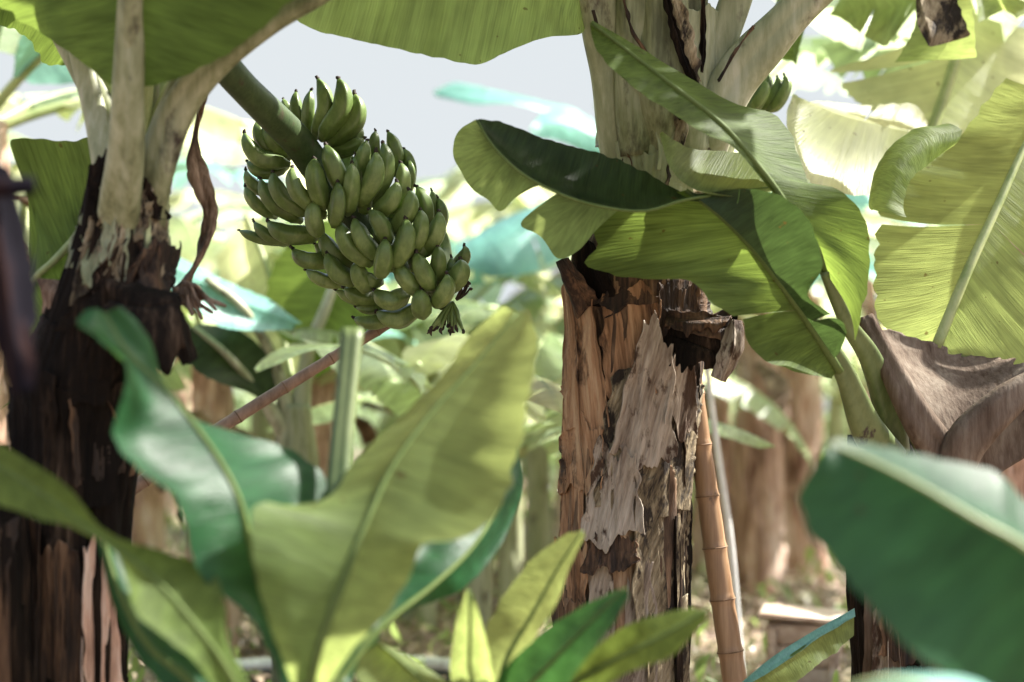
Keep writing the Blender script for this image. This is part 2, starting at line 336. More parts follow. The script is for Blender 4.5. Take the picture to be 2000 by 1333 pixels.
class Trunk:
    def __init__(s, ctrl):            # ctrl: (px, py, depth, width px)
        s.c = [P(a, b, d) for a, b, d, _ in ctrl]; s.r = [wd/2*d/F for _, _, d, wd in ctrl]
    def at(s, z):
        c = s.c
        if z >= c[0].z: return c[0]+(c[0]-c[1])*((z-c[0].z)/(c[0].z-c[1].z)), s.r[0]
        for i in range(len(c)-1):
            if c[i].z >= z >= c[i+1].z:
                t = (c[i].z-z)/(c[i].z-c[i+1].z); return c[i].lerp(c[i+1], t), s.r[i]+(s.r[i+1]-s.r[i])*t
        return c[-1].copy(), s.r[-1]
def trunk_mesh(name, parent, mat, T, z0, z1, seg=110, rows=200, amp=0.012, seed=0, sheaths=7):
    V, Fc = [], []
    for i in range(rows+1):
        z = z0+(z1-z0)*i/rows; c, r = T.at(z)
        for k in range(seg):
            a = 2*math.pi*k/seg
            q = noise.fractal(Vector((math.cos(a)*2.2+seed, math.sin(a)*2.2, z*2.2)), 1, 2, 5)
            ridge = noise.noise(Vector((math.cos(a)*9, math.sin(a)*9, z*1.6+seed)))
            ph = (a*sheaths/(2*math.pi)/2+z*1.8+0.25*noise.noise(Vector((a*0.9+seed, z*2, 1)))) % 1   # overlapping leaf bases
            rr = r*(1-amp*3)+amp*(q*1.1+ridge*0.7)+amp*1.2*ph
            V.append(Vector((c.x+math.sin(a)*rr, c.y-math.cos(a)*rr, z)))
    for i in range(rows):
        for k in range(seg):
            a, b = i*seg+k, i*seg+(k+1) % seg; Fc.append((a, b, b+seg, a+seg))
    Fc.append(tuple(range(seg-1, -1, -1))); Fc.append(tuple(rows*seg+k for k in range(seg)))
    return link(name, V, Fc, mat, parent)
def flake(parent, mat, T, x0, x1, y0, y1, d, lift=(0.008, 0.008, 0.02), jag=0.03, lean=0.0, taper=(1.0, 1.0), seed=1, name='dry_sheath', label=None, curl=0.012):
    """piece of dry leaf sheath wrapped on trunk T between pixel columns x0..x1 and rows y0 (top)..y1; lift: bottom, middle, top"""
    zt, zb = P(0, y0, d).z, P(0, y1, d).z
    V, Fc, UV = [], [], []; nu, nv = 44, 110
    for i in range(nv+1):
        f = i/nv
        for j in range(nu+1):
            g = j/nu; gg = g*2-1
            tw = taper[0]+(taper[1]-taper[0])*f           # width at bottom .. top
            xx = (x0+x1)/2+(x1-x0)/2*gg*tw+lean*(f-0.5)
            xx += (x1-x0)*0.10*noise.noise(Vector((f*5+seed*3, 2.0*round(g), seed)))*abs(gg)
            jt = noise.fractal(Vector((g*2.6+seed*7, 0.3, seed)), 1, 2, 4)*jag
            jb = noise.fractal(Vector((g*2.6+seed*7, 5.3, seed)), 1, 2, 4)*jag
            z = zb+jb+(zt+jt-zb-jb)*f
            c, r = T.at(z)
            dd = c.y; cx = 1000+c.x/dd*F; rp = r/dd*F
            s_ = max(-1.9, min(1.9, (xx-cx)/rp))
            th = math.asin(s_) if abs(s_) <= 1 else math.copysign(math.pi/2+(abs(s_)-1)*1.2, s_)
            lf = interp(lift, f)+curl*abs(gg)**6+0.006*noise.noise(Vector((th*5+seed, z*3, seed)))+0.004*noise.noise(Vector((th*16+seed+z*6, z*5, seed)))+0.0018*noise.noise(Vector((th*50+seed, z*16, seed)))
            rr = r+lf
            V.append(Vector((c.x+math.sin(th)*rr, c.y-math.cos(th)*rr, z))); UV.append((g, z))
    for i in range(nv):
        for j in range(nu):
            a = i*(nu+1)+j; Fc.append((a, a+1, a+nu+2, a+nu+1))
    o = link(name, V, Fc, mat, parent, UV)
    sm = o.modifiers.new('thickness', 'SOLIDIFY'); sm.thickness = 0.0025; sm.offset = -1
    if label: o['label'] = label
    return o

# ================================================================ SETTING
def ground_z(x, y):
    return 0.05*noise.noise(Vector((x*0.5, y*0.5, 3)))+0.02*noise.noise(Vector((x*2, y*2, 1)))
V, Fc = [], []
gx = [-150, -70, -30, -16]+[-10+i*0.25 for i in range(81)]+[16, 30, 70, 150]
gy = [-60, -20, -6]+[-2+i*0.25 for i in range(100)]+[28, 40, 80, 200]
for y in gy:
    for x in gx: V.append((x, y, ground_z(x, y)))
nx = len(gx)
for j in range(len(gy)-1):
    for i in range(nx-1):
        a = j*nx+i; Fc.append((a, a+1, a+nx+1, a+nx))
tag(link('ground', V, Fc, M['ground']), 'brown plantation soil strewn with dry leaves', 'ground', kind='structure')

# leaf litter and weeds: uncountable
def scatter(name, mat, count, size, label, cat, seed, lift, yr=(3.2, 18), up=False):
    rnd = random.Random(seed); V, Fc, UV = [], [], []
    for _ in range(count):
        y = yr[0]+(yr[1]-yr[0])*rnd.random()**1.5; x = rnd.uniform(-0.42, 0.42)*y*1.05
        s = size*rnd.uniform(0.4, 1.6); a = rnd.uniform(0, 6.28); tl = rnd.uniform(-0.9, 0.9) if not up else rnd.uniform(0.5, 1.3)
        z = ground_z(x, y)+rnd.uniform(0.005, lift)
        dx = Vector((math.cos(a), math.sin(a), 0)); dy = Vector((-math.sin(a)*math.cos(tl), math.cos(a)*math.cos(tl), math.sin(tl)))
        nn = dx.cross(dy); b = len(V); cu = rnd.uniform(-0.6, 0.6)*s; wd = rnd.uniform(0.2, 0.5)
        for k in range(5):
            f = k/4; wv = s*wd*math.sin(math.pi*(0.08+0.84*f)); c = Vector((x, y, z))+dy*(s*2*(f-0.5 if not up else f))+nn*cu*math.sin(math.pi*f)
            for sg in (-1, 0, 1):
                V.append(c+dx*wv*sg+nn*abs(sg)*wv*0.4); UV.append((sg, f*s))
        for k in range(4):
            for j in range(2):
                q = b+k*3+j; Fc.append((q, q+1, q+4, q+3))
    tag(link(name, V, Fc, mat, None, UV), label, cat, kind='stuff')
scatter('leaf_litter', M['litter'], 18000, 0.05, 'dry brown and straw coloured leaf scraps littering the soil', 'leaf litter', 3, 0.06)
scatter('ground_weeds', M['weed'], 1800, 0.045, 'small green weeds sprouting through the leaf litter', 'weeds', 4, 0.12, (4.5, 18), True)

# ================================================================ LEFT PLANT (dark trunk)
LT = Trunk([(262, 250, 3.0, 100), (250, 380, 3.0, 130), (240, 450, 3.0, 145), (228, 540, 3.0, 185), (205, 640, 3.0, 215), (165, 740, 3.0, 205), (148, 850, 3.0, 200), (140, 1000, 3.0, 205), (136, 1333, 3.0, 215), (136, 1800, 3.0, 240)])
base = LT.c[-1].copy(); base.z = 0
lp = thing('banana_plant', 'tall banana plant at left with black peeling trunk carrying the big green fruit bunch', 'banana plant', base)
trunk_mesh('trunk', lp, M['bark_dark'], LT, -0.02, P(0, 330, 3.0).z, seed=2, amp=0.016)
# dark dry sheaths
for (m_, x0, x1, y0, y1, lf, lean, sd, tp) in [
    ('bark_dark', 190, 330, 470, 640, (0.03, 0.012, 0.01), 60, 1, (1, 0.6)),
    ('bark_brown', 255, 325, 480, 600, (0.012, 0.012, 0.03), 25, 2, (1, 0.7)),
    ('bark_dark', 60, 250, 620, 800, (0.02, 0.015, 0.01), 60, 3, (1, 0.8)),
    ('bark_dark', 60, 150, 740, 1000, (0.02, 0.012, 0.03), 10, 4, (0.8, 1)),
    ('bark_dark', 130, 250, 760, 980, (0.012, 0.01, 0.02), 10, 5, (0.7, 1)),
    ('bark_brown', 170, 245, 780, 940, (0.01, 0.01, 0.014), -20, 6, (1, 0.7)),
    ('bark_brown', 45, 130, 1020, 1400, (0.01, 0.012, 0.03), 5, 7, (0.7, 1)),
    ('bark_brown', 110, 200, 1060, 1420, (0.01, 0.012, 0.018), -10, 8, (1, 0.7)),
    ('bark_far', 190, 245, 1060, 1500, (0.01, 0.008, 0.014), -12, 9, (1, 0.7)),  # light bark stands in for the sunlit trunk edge
    ('bark_olive', 200, 300, 380, 480, (0.01, 0.006, 0.012), 30, 10, (1, 0.7)),
    ('bark_dark', 190, 300, 300, 420, (0.01, 0.008, 0.012), -30, 11, (1, 0.5)),
]:
    flake(lp, M[m_], LT, x0, x1, y0, y1, 2.9, lf, 0.04, lean, tp, sd)
def flap(parent, name, mat, mid, L, R, seed, label=None, th=0.003, **k):
    o = pb(name, parent, mat, mid, L, R, bulge=0.12, rip=0.02, seed=seed, label=label, **{'jag': 0.2, **k})
    s_ = o.modifiers.new('thickness', 'SOLIDIFY'); s_.thickness = th
    return o
flap(lp, 'hanging_sheath', M['bark_dark'], [(215, 585, 2.86), (280, 600, 2.84), (345, 590, 2.86)], [(210, 550, 2.88), (270, 560, 2.88), (352, 570, 2.9)], [(200, 640, 2.84), (300, 720, 2.82), (365, 690, 2.84)], 4)
flap(lp, 'hanging_sheath', M['bark_brown'], [(300, 470, 2.95), (305, 540, 2.92), (310, 600, 2.9)], [(270, 500, 2.92), (270, 545, 2.9), (265, 600, 2.88)], [(325, 480, 2.98), (328, 540, 2.97), (350, 600, 2.95)], 5)
flap(lp, 'hanging_sheath', M['bark_dark'], [(330, 580, 2.92), (350, 640, 2.88), (370, 710, 2.9)], [(320, 585, 2.9), (335, 650, 2.86), (360, 715, 2.88)], [(352, 575, 2.95), (362, 640, 2.93), (382, 700, 2.93)], 6)
flap(lp, 'hanging_sheath', M['dead_fibre'], [(75, 545, 3.0), (95, 590, 2.98), (100, 640, 2.98)], [(72, 560, 3.0), (80, 600, 3.0), (88, 660, 3.0)], [(120, 550, 3.0), (118, 590, 2.96), (112, 650, 2.96)], 7)
# dry twisted leaf stalk hanging right of the trunk
o = tube('dry_leaf_stalk', lp, M['dead_fibre'], [P(410, 150, 3.12), P(388, 230, 3.2), P(380, 300, 3.18), P(395, 360, 3.16), P(410, 420, 3.14), P(398, 480, 3.12), P(372, 540, 3.08), P(352, 580, 3.02)], [0.006, 0.009, 0.010, 0.022, 0.013, 0.015, 0.009, 0.02], 90, 14, lambda a, t: 0.75+0.55*math.cos(2*a+t*11)+0.18*math.sin(5*a+t*40))
rnd = random.Random(3)
for i in range(9):
    x1, y1 = rnd.uniform(375, 455), rnd.uniform(575, 625)
    tube('dry_fibre', lp, M['dead_fibre'], [P(345, 570, 3.02), P((345+x1)/2, 560+i*5, 3.0), P(x1, y1, 2.98+rnd.uniform(-.05, .05))], [0.009, 0.008, 0.002], 14, 6, lambda a, t: 1+0.6*math.sin(2*a+t*8))
for (m_, x0, x1, y0, y1, lean, sd, tp) in [('petiole', 165, 250, 330, 520, 20, 21, (1, 0.8)), ('petiole', 225, 330, 345, 500, 0, 22, (1, 0.9)), ('bark_olive', 240, 320, 400, 540, 20, 23, (1, 0.6)), ('bark_olive', 180, 262, 430, 600, 8, 25, (1, 0.5)), ('bark_brown', 215, 300, 455, 600, 14, 26, (1, 0.5)), ('petiole', 185, 270, 400, 560, -10, 24, (0.8, 1))]:
    flake(lp, M[m_], LT, x0, x1, y0, y1, 2.9, (0.008, 0.006, 0.006), 0.018, lean, tp, sd)
# petioles at the crown
chan = lambda a, t: (0.72+0.28*abs(math.cos(a)))*(1-0.30*max(0, math.sin(a))**3)
ptube('petiole', lp, M['petiole'], [(215, 560, 3.02, 60), (225, 470, 2.96, 84), (236, 380, 2.90, 74), (246, 300, 2.86, 62), (250, 180, 2.82, 56), (255, 60, 2.80, 50), (262, -60, 2.78, 46), (290, -400, 2.8, 40)], 50, 22, chan)
ptube('petiole', lp, M['petiole'], [(255, 540, 3.04, 60), (280, 450, 3.0, 80), (300, 340, 2.96, 76), (345, 220, 2.94, 66), (420, 120, 2.92, 66), (520, 40, 2.90, 60), (640, -30, 2.88, 54), (800, -140, 2.9, 46)], 50, 20, chan)
ptube('petiole', lp, M['petiole_clean'], [(250, 520, 3.06, 60), (272, 430, 3.02, 60), (295, 320, 3.0, 56), (315, 240, 2.99, 44), (345, 170, 2.98, 36), (365, 130, 2.98, 34)], 40, 18, chan)
ptube('petiole', lp, M['petiole_clean'], [(230, 440, 3.02, 80), (205, 320, 3.02, 52), (190, 240, 3.05, 48), (170, 160, 3.08, 44), (150, 80, 3.1, 40), (120, -40, 3.15, 36)], 40, 18, chan)
ptube('petiole', lp, M['petiole'], [(255, 440, 3.06, 90), (225, 320, 3.08, 60), (205, 230, 3.1, 56), (160, 130, 3.15, 56), (110, 40, 3.2, 50), (30, -80, 3.3, 44)], 40, 18, chan)
ptube('petiole', lp, M['petiole'], [(262, 430, 3.1, 90), (285, 300, 3.12, 60), (285, 220, 3.14, 50), (290, 150, 3.14, 44), (300, 40, 3.2, 44)], 30, 18, chan)
# the leaf filling the top left corner (seen from below)
pb('leaf', lp, M['leaf'], [(258, 168, 2.84), (258, 60, 2.8), (262, -60, 2.76), (270, -300, 2.7), (300, -560, 2.7)],
   L=[(215, 165, 2.86), (110, 80, 2.92), (-30, -20, 2.98), (-160, -220, 3.0), (-100, -560, 2.9)],
   R=[(300, 168, 2.84), (400, 130, 2.80), (540, 30, 2.72), (700, -160, 2.66), (640, -560, 2.6)], rib=(0.0262, 0.016), bulge=0.04, rmat=M['petiole'], seed=11, nu=14)
pb('leaf', lp, M['leaf'], [(240, 60, 3.25), (120, 0, 3.3), (0, -60, 3.3), (-160, -120, 3.4)],
   L=[(150, 125, 3.3), (90, 125, 3.3), (30, 60, 3.3), (-160, 20, 3.35)], R=[(240, -60, 3.3), (120, -140, 3.3), (0, -160, 3.35), (-160, -200, 3.4)], rib=(0.02, 0.012), seed=12)
# leaf hanging left of the trunk
pb('leaf', lp, M['leaf'], [(182, 400, 3.1), (150, 460, 3.08), (105, 510, 3.05), (65, 550, 3.05), (20, 640, 3.1)],
   L=[(176, 262, 3.25), (120, 268, 3.2), (20, 268, 3.12), (40, 360, 3.1), (50, 520, 3.1)],
   R=[(190, 420, 3.2), (165, 560, 3.2), (120, 620, 3.25), (80, 700, 3.25), (30, 760, 3.25)], rib=(0.010, 0.006), bulge=0.12, seed=13, nu=12, rmat=M['rib'])
pb('leaf', lp, M['leaf'], [(190, 540, 3.35), (120, 640, 3.35), (60, 740, 3.35)], L=[(100, 540, 3.4), (60, 600, 3.4), (20, 720, 3.4)], R=[(180, 700, 3.3), (100, 740, 3.3), (0, 800, 3.3)], rib=(0.01, 0.005), seed=14)
# unseen crown leaves above the frame, added to shade the plants below
LC = P(258, 300, 3.05)
for i, (az, el, ln, wd, dr) in enumerate([(0.5, 1.25, 2.0, 0.6, 1.6), (1.7, 1.15, 2.0, 0.62, 1.5), (3.4, 1.2, 1.9, 0.6, 1.3), (-1.2, 1.2, 1.9, 0.6, 1.5), (2.6, 1.35, 1.9, 0.6, 1.3)]):
    arc_leaf('leaf', lp, M['leaf'], LC+Vector((0, 0.05, 0)), az, el, ln, wd, dr, pet=0.3, seed=20+i, nsplit=12)

# ================================================================ CENTRE-RIGHT PLANT
RT = Trunk([(1290, 40, 3.6, 235), (1288, 150, 3.6, 222), (1290, 260, 3.6, 216), (1278, 380, 3.6, 225), (1245, 480, 3.6, 255), (1245, 560, 3.6, 268), (1246, 640, 3.6, 250), (1240, 720, 3.6, 244), (1228, 850, 3.6, 232), (1220, 960, 3.6, 226), (1215, 1100, 3.6, 232), (1208, 1333, 3.6, 245), (1208, 1640, 3.6, 280)])
base = RT.c[-1].copy(); base.z = 0
rp = thing('banana_plant', 'banana plant with thick flaking tan and grey trunk standing right of the fruit bunch', 'banana plant', base)
trunk_mesh('trunk', rp, M['bark'], RT, -0.02, P(0, 440, 3.6).z, seed=5, amp=0.011, seg=160, rows=260)
trunk_mesh('pseudostem', rp, M['petiole_clean'], RT, P(0, 470, 3.6).z, P(0, 120, 3.6).z, seed=8, amp=0.004, seg=90, rows=60, sheaths=3)
D = 3.48
for (m_, x0, x1, y0, y1, lf, lean, sd, tp) in [
    ('bark_brown', 1180, 1380, 520, 610, (0.016, 0.004, 0.006), -6, 1, (1, 1)),  # dark cap standing in for the shade under the leaves
    ('bark_tan', 1112, 1176, 560, 850, (0.012, 0.016, 0.012), -22, 2, (1, 0.95)),
    ('bark_tan', 1176, 1272, 570, 760, (0.01, 0.010, 0.008), 4, 3, (0.9, 1)),
    ('bark_grey', 1205, 1300, 652, 900, (0.022, 0.018, 0.03), 26, 4, (1.1, 0.45)),
    ('bark_grey', 1280, 1335, 645, 830, (0.02, 0.018, 0.024), 6, 5, (1, 0.45)),
    ('bark_olive', 1170, 1345, 740, 1010, (0.014, 0.012, 0.01), 30, 6, (0.9, 0.95)),
    ('bark_tan', 1104, 1180, 830, 960, (0.014, 0.01, 0.016), 12, 7, (1, 0.8)),
    ('bark_grey', 1140, 1250, 870, 1060, (0.026, 0.02, 0.024), 10, 8, (0.9, 0.5)),
    ('bark_olive', 1225, 1335, 930, 1230, (0.012, 0.012, 0.012), 0, 9, (1, 1)),
    ('bark_tan', 1092, 1150, 1060, 1190, (0.016, 0.012, 0.014), 6, 10, (1, 0.8)),
    ('bark_brown', 1150, 1232, 1040, 1105, (0.03, 0.018, 0.012), 10, 11, (1, 0.8)),  # dark flake standing in for the shaded arch opening
    ('bark_grey', 1150, 1262, 1095, 1420, (0.010, 0.008, 0.004), -6, 12, (1, 1)),
    ('bark_olive', 1240, 1325, 1180, 1500, (0.012, 0.010, 0.012), 0, 13, (1, 0.8)),
    ('bark_brown', 1090, 1160, 1180, 1500, (0.01, 0.012, 0.018), 0, 14, (1, 0.8)),
    ('bark_dark', 1310, 1352, 700, 960, (0.006, 0.008, 0.008), -10, 15, (0.8, 1)),
    ('bark_dark', 1295, 1330, 1000, 1420, (0.008, 0.014, 0.014), -2, 16, (1, 1)),
    ('bark_tan', 1100, 1140, 640, 1060, (0.004, 0.01, 0.01), -4, 17, (1, 1)),
    ('bark_brown', 1270, 1345, 560, 650, (0.01, 0.01, 0.012), 0, 18, (1, 1)),
]:
    flake(rp, M[m_], RT, x0, x1, y0, y1, D, lf, 0.045 if m_ != 'bark_grey' else 0.06, lean, tp, 30+sd)
# curled tip of a torn sheath at the trunk's upper left, ragged top
flap(rp, 'torn_sheath', M['bark_brown'], [(1150, 600, 3.47), (1125, 550, 3.44), (1100, 505, 3.42)], [(1130, 620, 3.5), (1108, 560, 3.48), (1088, 510, 3.46)], [(1175, 590, 3.45), (1145, 545, 3.42), (1112, 500, 3.41)], 3)
flap(rp, 'torn_sheath', M['bark_dark'], [(1170, 600, 3.46), (1155, 530, 3.45), (1148, 470, 3.46)], [(1140, 590, 3.5), (1128, 530, 3.49), (1120, 480, 3.5)], [(1210, 590, 3.44), (1190, 530, 3.43), (1160, 475, 3.45)], 8)
# dead stub on the right side
flap(rp, 'torn_sheath', M['bark_dark'], [(1270, 628, 3.47), (1330, 650, 3.42), (1390, 655, 3.40), (1440, 632, 3.40)], [(1275, 600, 3.48), (1335, 610, 3.44), (1395, 618, 3.43), (1446, 612, 3.42)], [(1280, 690, 3.46), (1335, 705, 3.40), (1385, 706, 3.38), (1430, 680, 3.40)], 111, jag=0.7)
flap(rp, 'torn_sheath', M['bark_dark'], [(1300, 650, 3.44), (1350, 668, 3.38), (1400, 690, 3.37), (1418, 715, 3.39)], [(1310, 630, 3.45), (1360, 640, 3.40), (1420, 655, 3.38), (1440, 690, 3.40)], [(1300, 700, 3.43), (1330, 715, 3.38), (1370, 712, 3.36), (1398, 728, 3.38)], 112, jag=0.9)
flap(rp, 'torn_sheath', M['bark_brown'], [(1290, 615, 3.45), (1350, 625, 3.39), (1425, 622, 3.37)], [(1292, 600, 3.45), (1350, 612, 3.40), (1430, 608, 3.38)], [(1295, 640, 3.44), (1350, 646, 3.37), (1415, 642, 3.36)], 113, jag=0.9)
flap(rp, 'hanging_sheath', M['bark_grey'], [(1432, 625, 3.36), (1430, 680, 3.34), (1408, 745, 3.35)], [(1415, 640, 3.36), (1402, 690, 3.35), (1392, 735, 3.37)], [(1446, 630, 3.38), (1446, 690, 3.36), (1418, 748, 3.36)], 9)
flap(rp, 'hanging_sheath', M['bark_brown'], [(1300, 618, 3.43), (1360, 628, 3.39), (1420, 640, 3.37)], [(1300, 605, 3.43), (1360, 612, 3.4), (1430, 620, 3.38)], [(1300, 640, 3.42), (1360, 655, 3.37), (1410, 665, 3.36)], 10)
# sheath wraps of the upper pseudostem and the fan of petioles
for (m_, x0, x1, y0, y1, lean, sd, tp) in [('petiole_clean', 1180, 1300, 60, 330, -10, 1, (1, 1)), ('petiole_clean', 1270, 1400, 20, 330, 20, 2, (0.8, 1)), ('bark_olive', 1290, 1390, 225, 380, 10, 3, (1, 0.6)), ('petiole_clean', 1210, 1330, 290, 460, 0, 4, (1, 1)), ('bark_brown', 1185, 1250, 320, 480, 0, 5, (1, 0.3))]:
    flake(rp, M[m_], RT, x0, x1, y0, y1, D, (0.006, 0.007, 0.012), 0.03, lean, tp, 60+sd)
for pts, m_ in [
    ([(1235, 330, 3.54, 120), (1215, 200, 3.52, 110), (1190, 90, 3.5, 96), (1172, 0, 3.48, 84), (1140, -120, 3.46, 70), (1060, -260, 3.4, 60)], 'petiole_clean'),
    ([(1270, 300, 3.50, 130), (1255, 160, 3.48, 120), (1245, 60, 3.46, 90), (1240, -40, 3.45, 76), (1220, -200, 3.4, 60)], 'petiole'),
    ([(1320, 300, 3.50, 130), (1310, 180, 3.46, 130), (1300, 80, 3.45, 96), (1300, -30, 3.44, 80), (1310, -200, 3.4, 64)], 'petiole'),
    ([(1345, 330, 3.54, 110), (1360, 200, 3.54, 90), (1358, 90, 3.52, 70), (1350, 0, 3.5, 64), (1370, -150, 3.5, 54)], 'petiole'),
    ([(1365, 300, 3.56, 90), (1385, 180, 3.54, 66), (1410, 80, 3.53, 64), (1440, -10, 3.52, 60), (1480, -150, 3.5, 54)], 'petiole_clean'),
    ([(1345, 340, 3.60, 110), (1385, 250, 3.52, 96), (1440, 150, 3.50, 92), (1510, 70, 3.48, 78), (1590, -15, 3.46, 70), (1720, -140, 3.4, 60)], 'petiole_clean'),
    ([(1340, 400, 3.64, 130), (1380, 290, 3.66, 110), (1420, 180, 3.66, 70), (1500, 70, 3.66, 60), (1640, -60, 3.66, 50)], 'petiole'),
]:
    ptube('petiole', rp, M[m_], pts, 44, 22, chan, 0.08)
def margin(pts, sd, mt='bark_brown'):
    m_ = [(a, b, d) for a, b, d, _ in pts]
    flap(rp, 'dry_margin', M[mt], m_, [(a-w_*.35, b+w_*.1, d+.004) for a, b, d, w_ in pts], [(a+w_*.35, b-w_*.1, d+.004) for a, b, d, w_ in pts], sd, th=0.002, jag=0.7)
for k_, (pts, mt) in enumerate([
    ([(1212, -20, 3.40, 8), (1232, 50, 3.405, 10), (1262, 100, 3.41, 14), (1290, 140, 3.42, 8)], 'bark_brown'),
    ([(1310, -20, 3.385, 40), (1335, 60, 3.39, 46), (1352, 130, 3.40, 36), (1366, 172, 3.43, 12)], 'bark_olive'),
    ([(1296, -20, 3.375, 16), (1318, 60, 3.38, 26), (1340, 130, 3.39, 24), (1362, 168, 3.42, 10)], 'bark_dark'),
    ([(1376, -20, 3.44, 18), (1374, 60, 3.46, 18), (1370, 140, 3.46, 10)], 'bark_dark'),
    ([(1215, 150, 3.44, 6), (1262, 180, 3.42, 10), (1315, 208, 3.42, 14), (1328, 235, 3.42, 8)], 'bark_dark'),
    ([(1405, 160, 3.42, 8), (1432, 108, 3.43, 14), (1470, 50, 3.43, 8)], 'bark_brown'),
    ([(1322, 210, 3.42, 18), (1330, 250, 3.43, 30), (1318, 290, 3.44, 22)], 'bark_olive'),
    ([(1160, 20, 3.43, 8), (1175, 70, 3.43, 10), (1200, 110, 3.43, 5)], 'bark_brown')]): margin(pts, 140+k_, mt)
# top centre leaf hanging into the frame
pb('leaf', rp, M['leaf_thin'], [(1165, 20, 3.5), (1060, -120, 3.42), (900, -200, 3.35), (740, -190, 3.3), (560, -130, 3.25)],
   L=[(1150, 40, 3.48), (1135, 66, 3.45), (1060, 76, 3.4), (985, 104, 3.36), (930, 128, 3.35), (850, 116, 3.32), (700, 82, 3.3), (585, 44, 3.28), (500, -50, 3.25)],
   R=[(1100, -140, 3.6), (1000, -330, 3.6), (850, -400, 3.6), (600, -300, 3.5), (540, -140, 3.3)], sl=[], rib=(0.022, 0.01), bulge=0.05, rip=0.035, jag=0.01, seed=21, nu=14)
RC = P(1300, 60, 3.7)  # crown leaves mostly above the frame, added and split for dappled shade
for i, (az, el, ln, wd, dr) in enumerate([(0.3, 1.2, 2.1, 0.62, 1.4), (1.15, 1.1, 2.2, 0.65, 1.2), (1.75, 1.1, 2.1, 0.6, 1.2), (2.4, 1.25, 2.1, 0.6, 1.3), (3.6, 1.3, 2.0, 0.6, 1.2), (-0.9, 1.2, 2.0, 0.6, 1.4), (0.9, 1.4, 2.0, 0.6, 1.1)]):
    arc_leaf('leaf', rp, M['leaf'], RC, az, el, ln, wd, dr, pet=0.25, seed=40+i, nsplit=14)

# ================================================================ RIGHT YOUNG PLANT with the broad leaves
HB = P(1760, 1500, 3.6); HB.z = 0
hp = thing('banana_plant', 'young banana plant at right whose broad drooping leaves overlap the flaking trunk', 'banana plant', HB)
HT = Trunk([(1720, 850, 3.62, 110), (1740, 950, 3.6, 150), (1760, 1100, 3.6, 190), (1770, 1300, 3.6, 200), (1770, 1660, 3.6, 220)])
trunk_mesh('trunk', hp, M['bark_dark'], HT, -0.02, P(0, 850, 3.6).z, seed=12, amp=0.012, seg=80, rows=120)
for (m_, x0, x1, y0, y1, sd) in [('dead_leaf', 1675, 1730, 1150, 1420, 1), ('bark_brown', 1700, 1800, 1080, 1300, 2), ('bark_grey', 1690, 1712, 1180, 1340, 3), ('bark_brown', 1760, 1860, 1150, 1500, 4), ('bark_brown', 1690, 1780, 930, 1100, 5)]:
    flake(hp, M[m_], HT, x0, x1, y0, y1, 3.5, (0.02, 0.012, 0.02), 0.05, 0, (1, 0.7), 80+sd)
ptube('petiole', hp, M['stem_green'], [(1735, 900, 3.5, 80), (1690, 830, 3.42, 64), (1650, 730, 3.34, 44), (1600, 650, 3.28, 34), (1548, 575, 3.23, 30)], 36, 18, chan)
ptube('petiole', hp, M['stem_green'], [(1745, 900, 3.56, 70), (1735, 800, 3.5, 60), (1700, 700, 3.44, 44), (1655, 630, 3.36, 30), (1612, 530, 3.25, 24)], 36, 18, chan)
ptube('petiole', hp, M['stem_green'], [(1770, 900, 3.6, 80), (1760, 820, 3.58, 66), (1745, 760, 3.56, 60), (1750, 700, 3.6, 50)], 24, 18, chan)
ptube('petiole', hp, M['dead_leaf'], [(1850, 900, 3.45, 80), (1800, 830, 3.42, 66), (1750, 740, 3.44, 48), (1690, 620, 3.5, 34)], 30, 16, chan)
# dead grey-brown leaf folded down at the right
fo = flap(hp, 'dead_leaf', M['dead_leaf'], [(1700, 640, 3.56), (1780, 760, 3.50), (1840, 860, 3.46), (1900, 960, 3.46)],
     None, [(1740, 640, 3.6), (1900, 690, 3.62), (2080, 720, 3.5), (2100, 850, 3.4)], 31, 'grey brown withered leaf folded down behind the green ones', nu=14)
ptube('fold_ridge', fo, M['dead_leaf'], [(2040, 730, 3.42, 40), (1960, 790, 3.40, 70), (1890, 860, 3.40, 84), (1860, 930, 3.42, 80)], 24, 14, chan)
# L1: long leaf pointing left, dark top half rolled over, paler half hanging
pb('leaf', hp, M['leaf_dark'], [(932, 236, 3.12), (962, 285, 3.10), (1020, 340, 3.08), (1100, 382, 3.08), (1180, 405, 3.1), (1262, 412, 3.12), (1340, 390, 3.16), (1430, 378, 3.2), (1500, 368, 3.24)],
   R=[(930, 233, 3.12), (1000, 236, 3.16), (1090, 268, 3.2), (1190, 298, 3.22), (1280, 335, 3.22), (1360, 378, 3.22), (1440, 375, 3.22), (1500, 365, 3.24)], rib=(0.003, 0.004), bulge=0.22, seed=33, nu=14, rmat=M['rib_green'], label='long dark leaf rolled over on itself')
pb('leaf', hp, M['leaf_thin'], [(932, 236, 3.14), (962, 285, 3.12), (1010, 332, 3.11), (1062, 366, 3.10)],
   L=[(928, 234, 3.16), (888, 262, 3.22), (884, 312, 3.24), (915, 368, 3.22), (945, 392, 3.21), (974, 416, 3.2), (1010, 385, 3.17), (1060, 358, 3.13)], bulge=0.07, seed=34, nu=14, label='pale torn end of the long leaf')
pb('leaf', hp, M['leaf_thin'], [(1096, 382, 3.10), (1150, 398, 3.12), (1205, 408, 3.14)],
   L=[(1092, 378, 3.12), (1040, 415, 3.18), (1018, 442, 3.2), (1052, 462, 3.2), (1088, 506, 3.22), (1130, 492, 3.22), (1165, 450, 3.2), (1208, 412, 3.16)], bulge=0.05, seed=134, nu=14, label='pale torn middle piece of the long leaf')
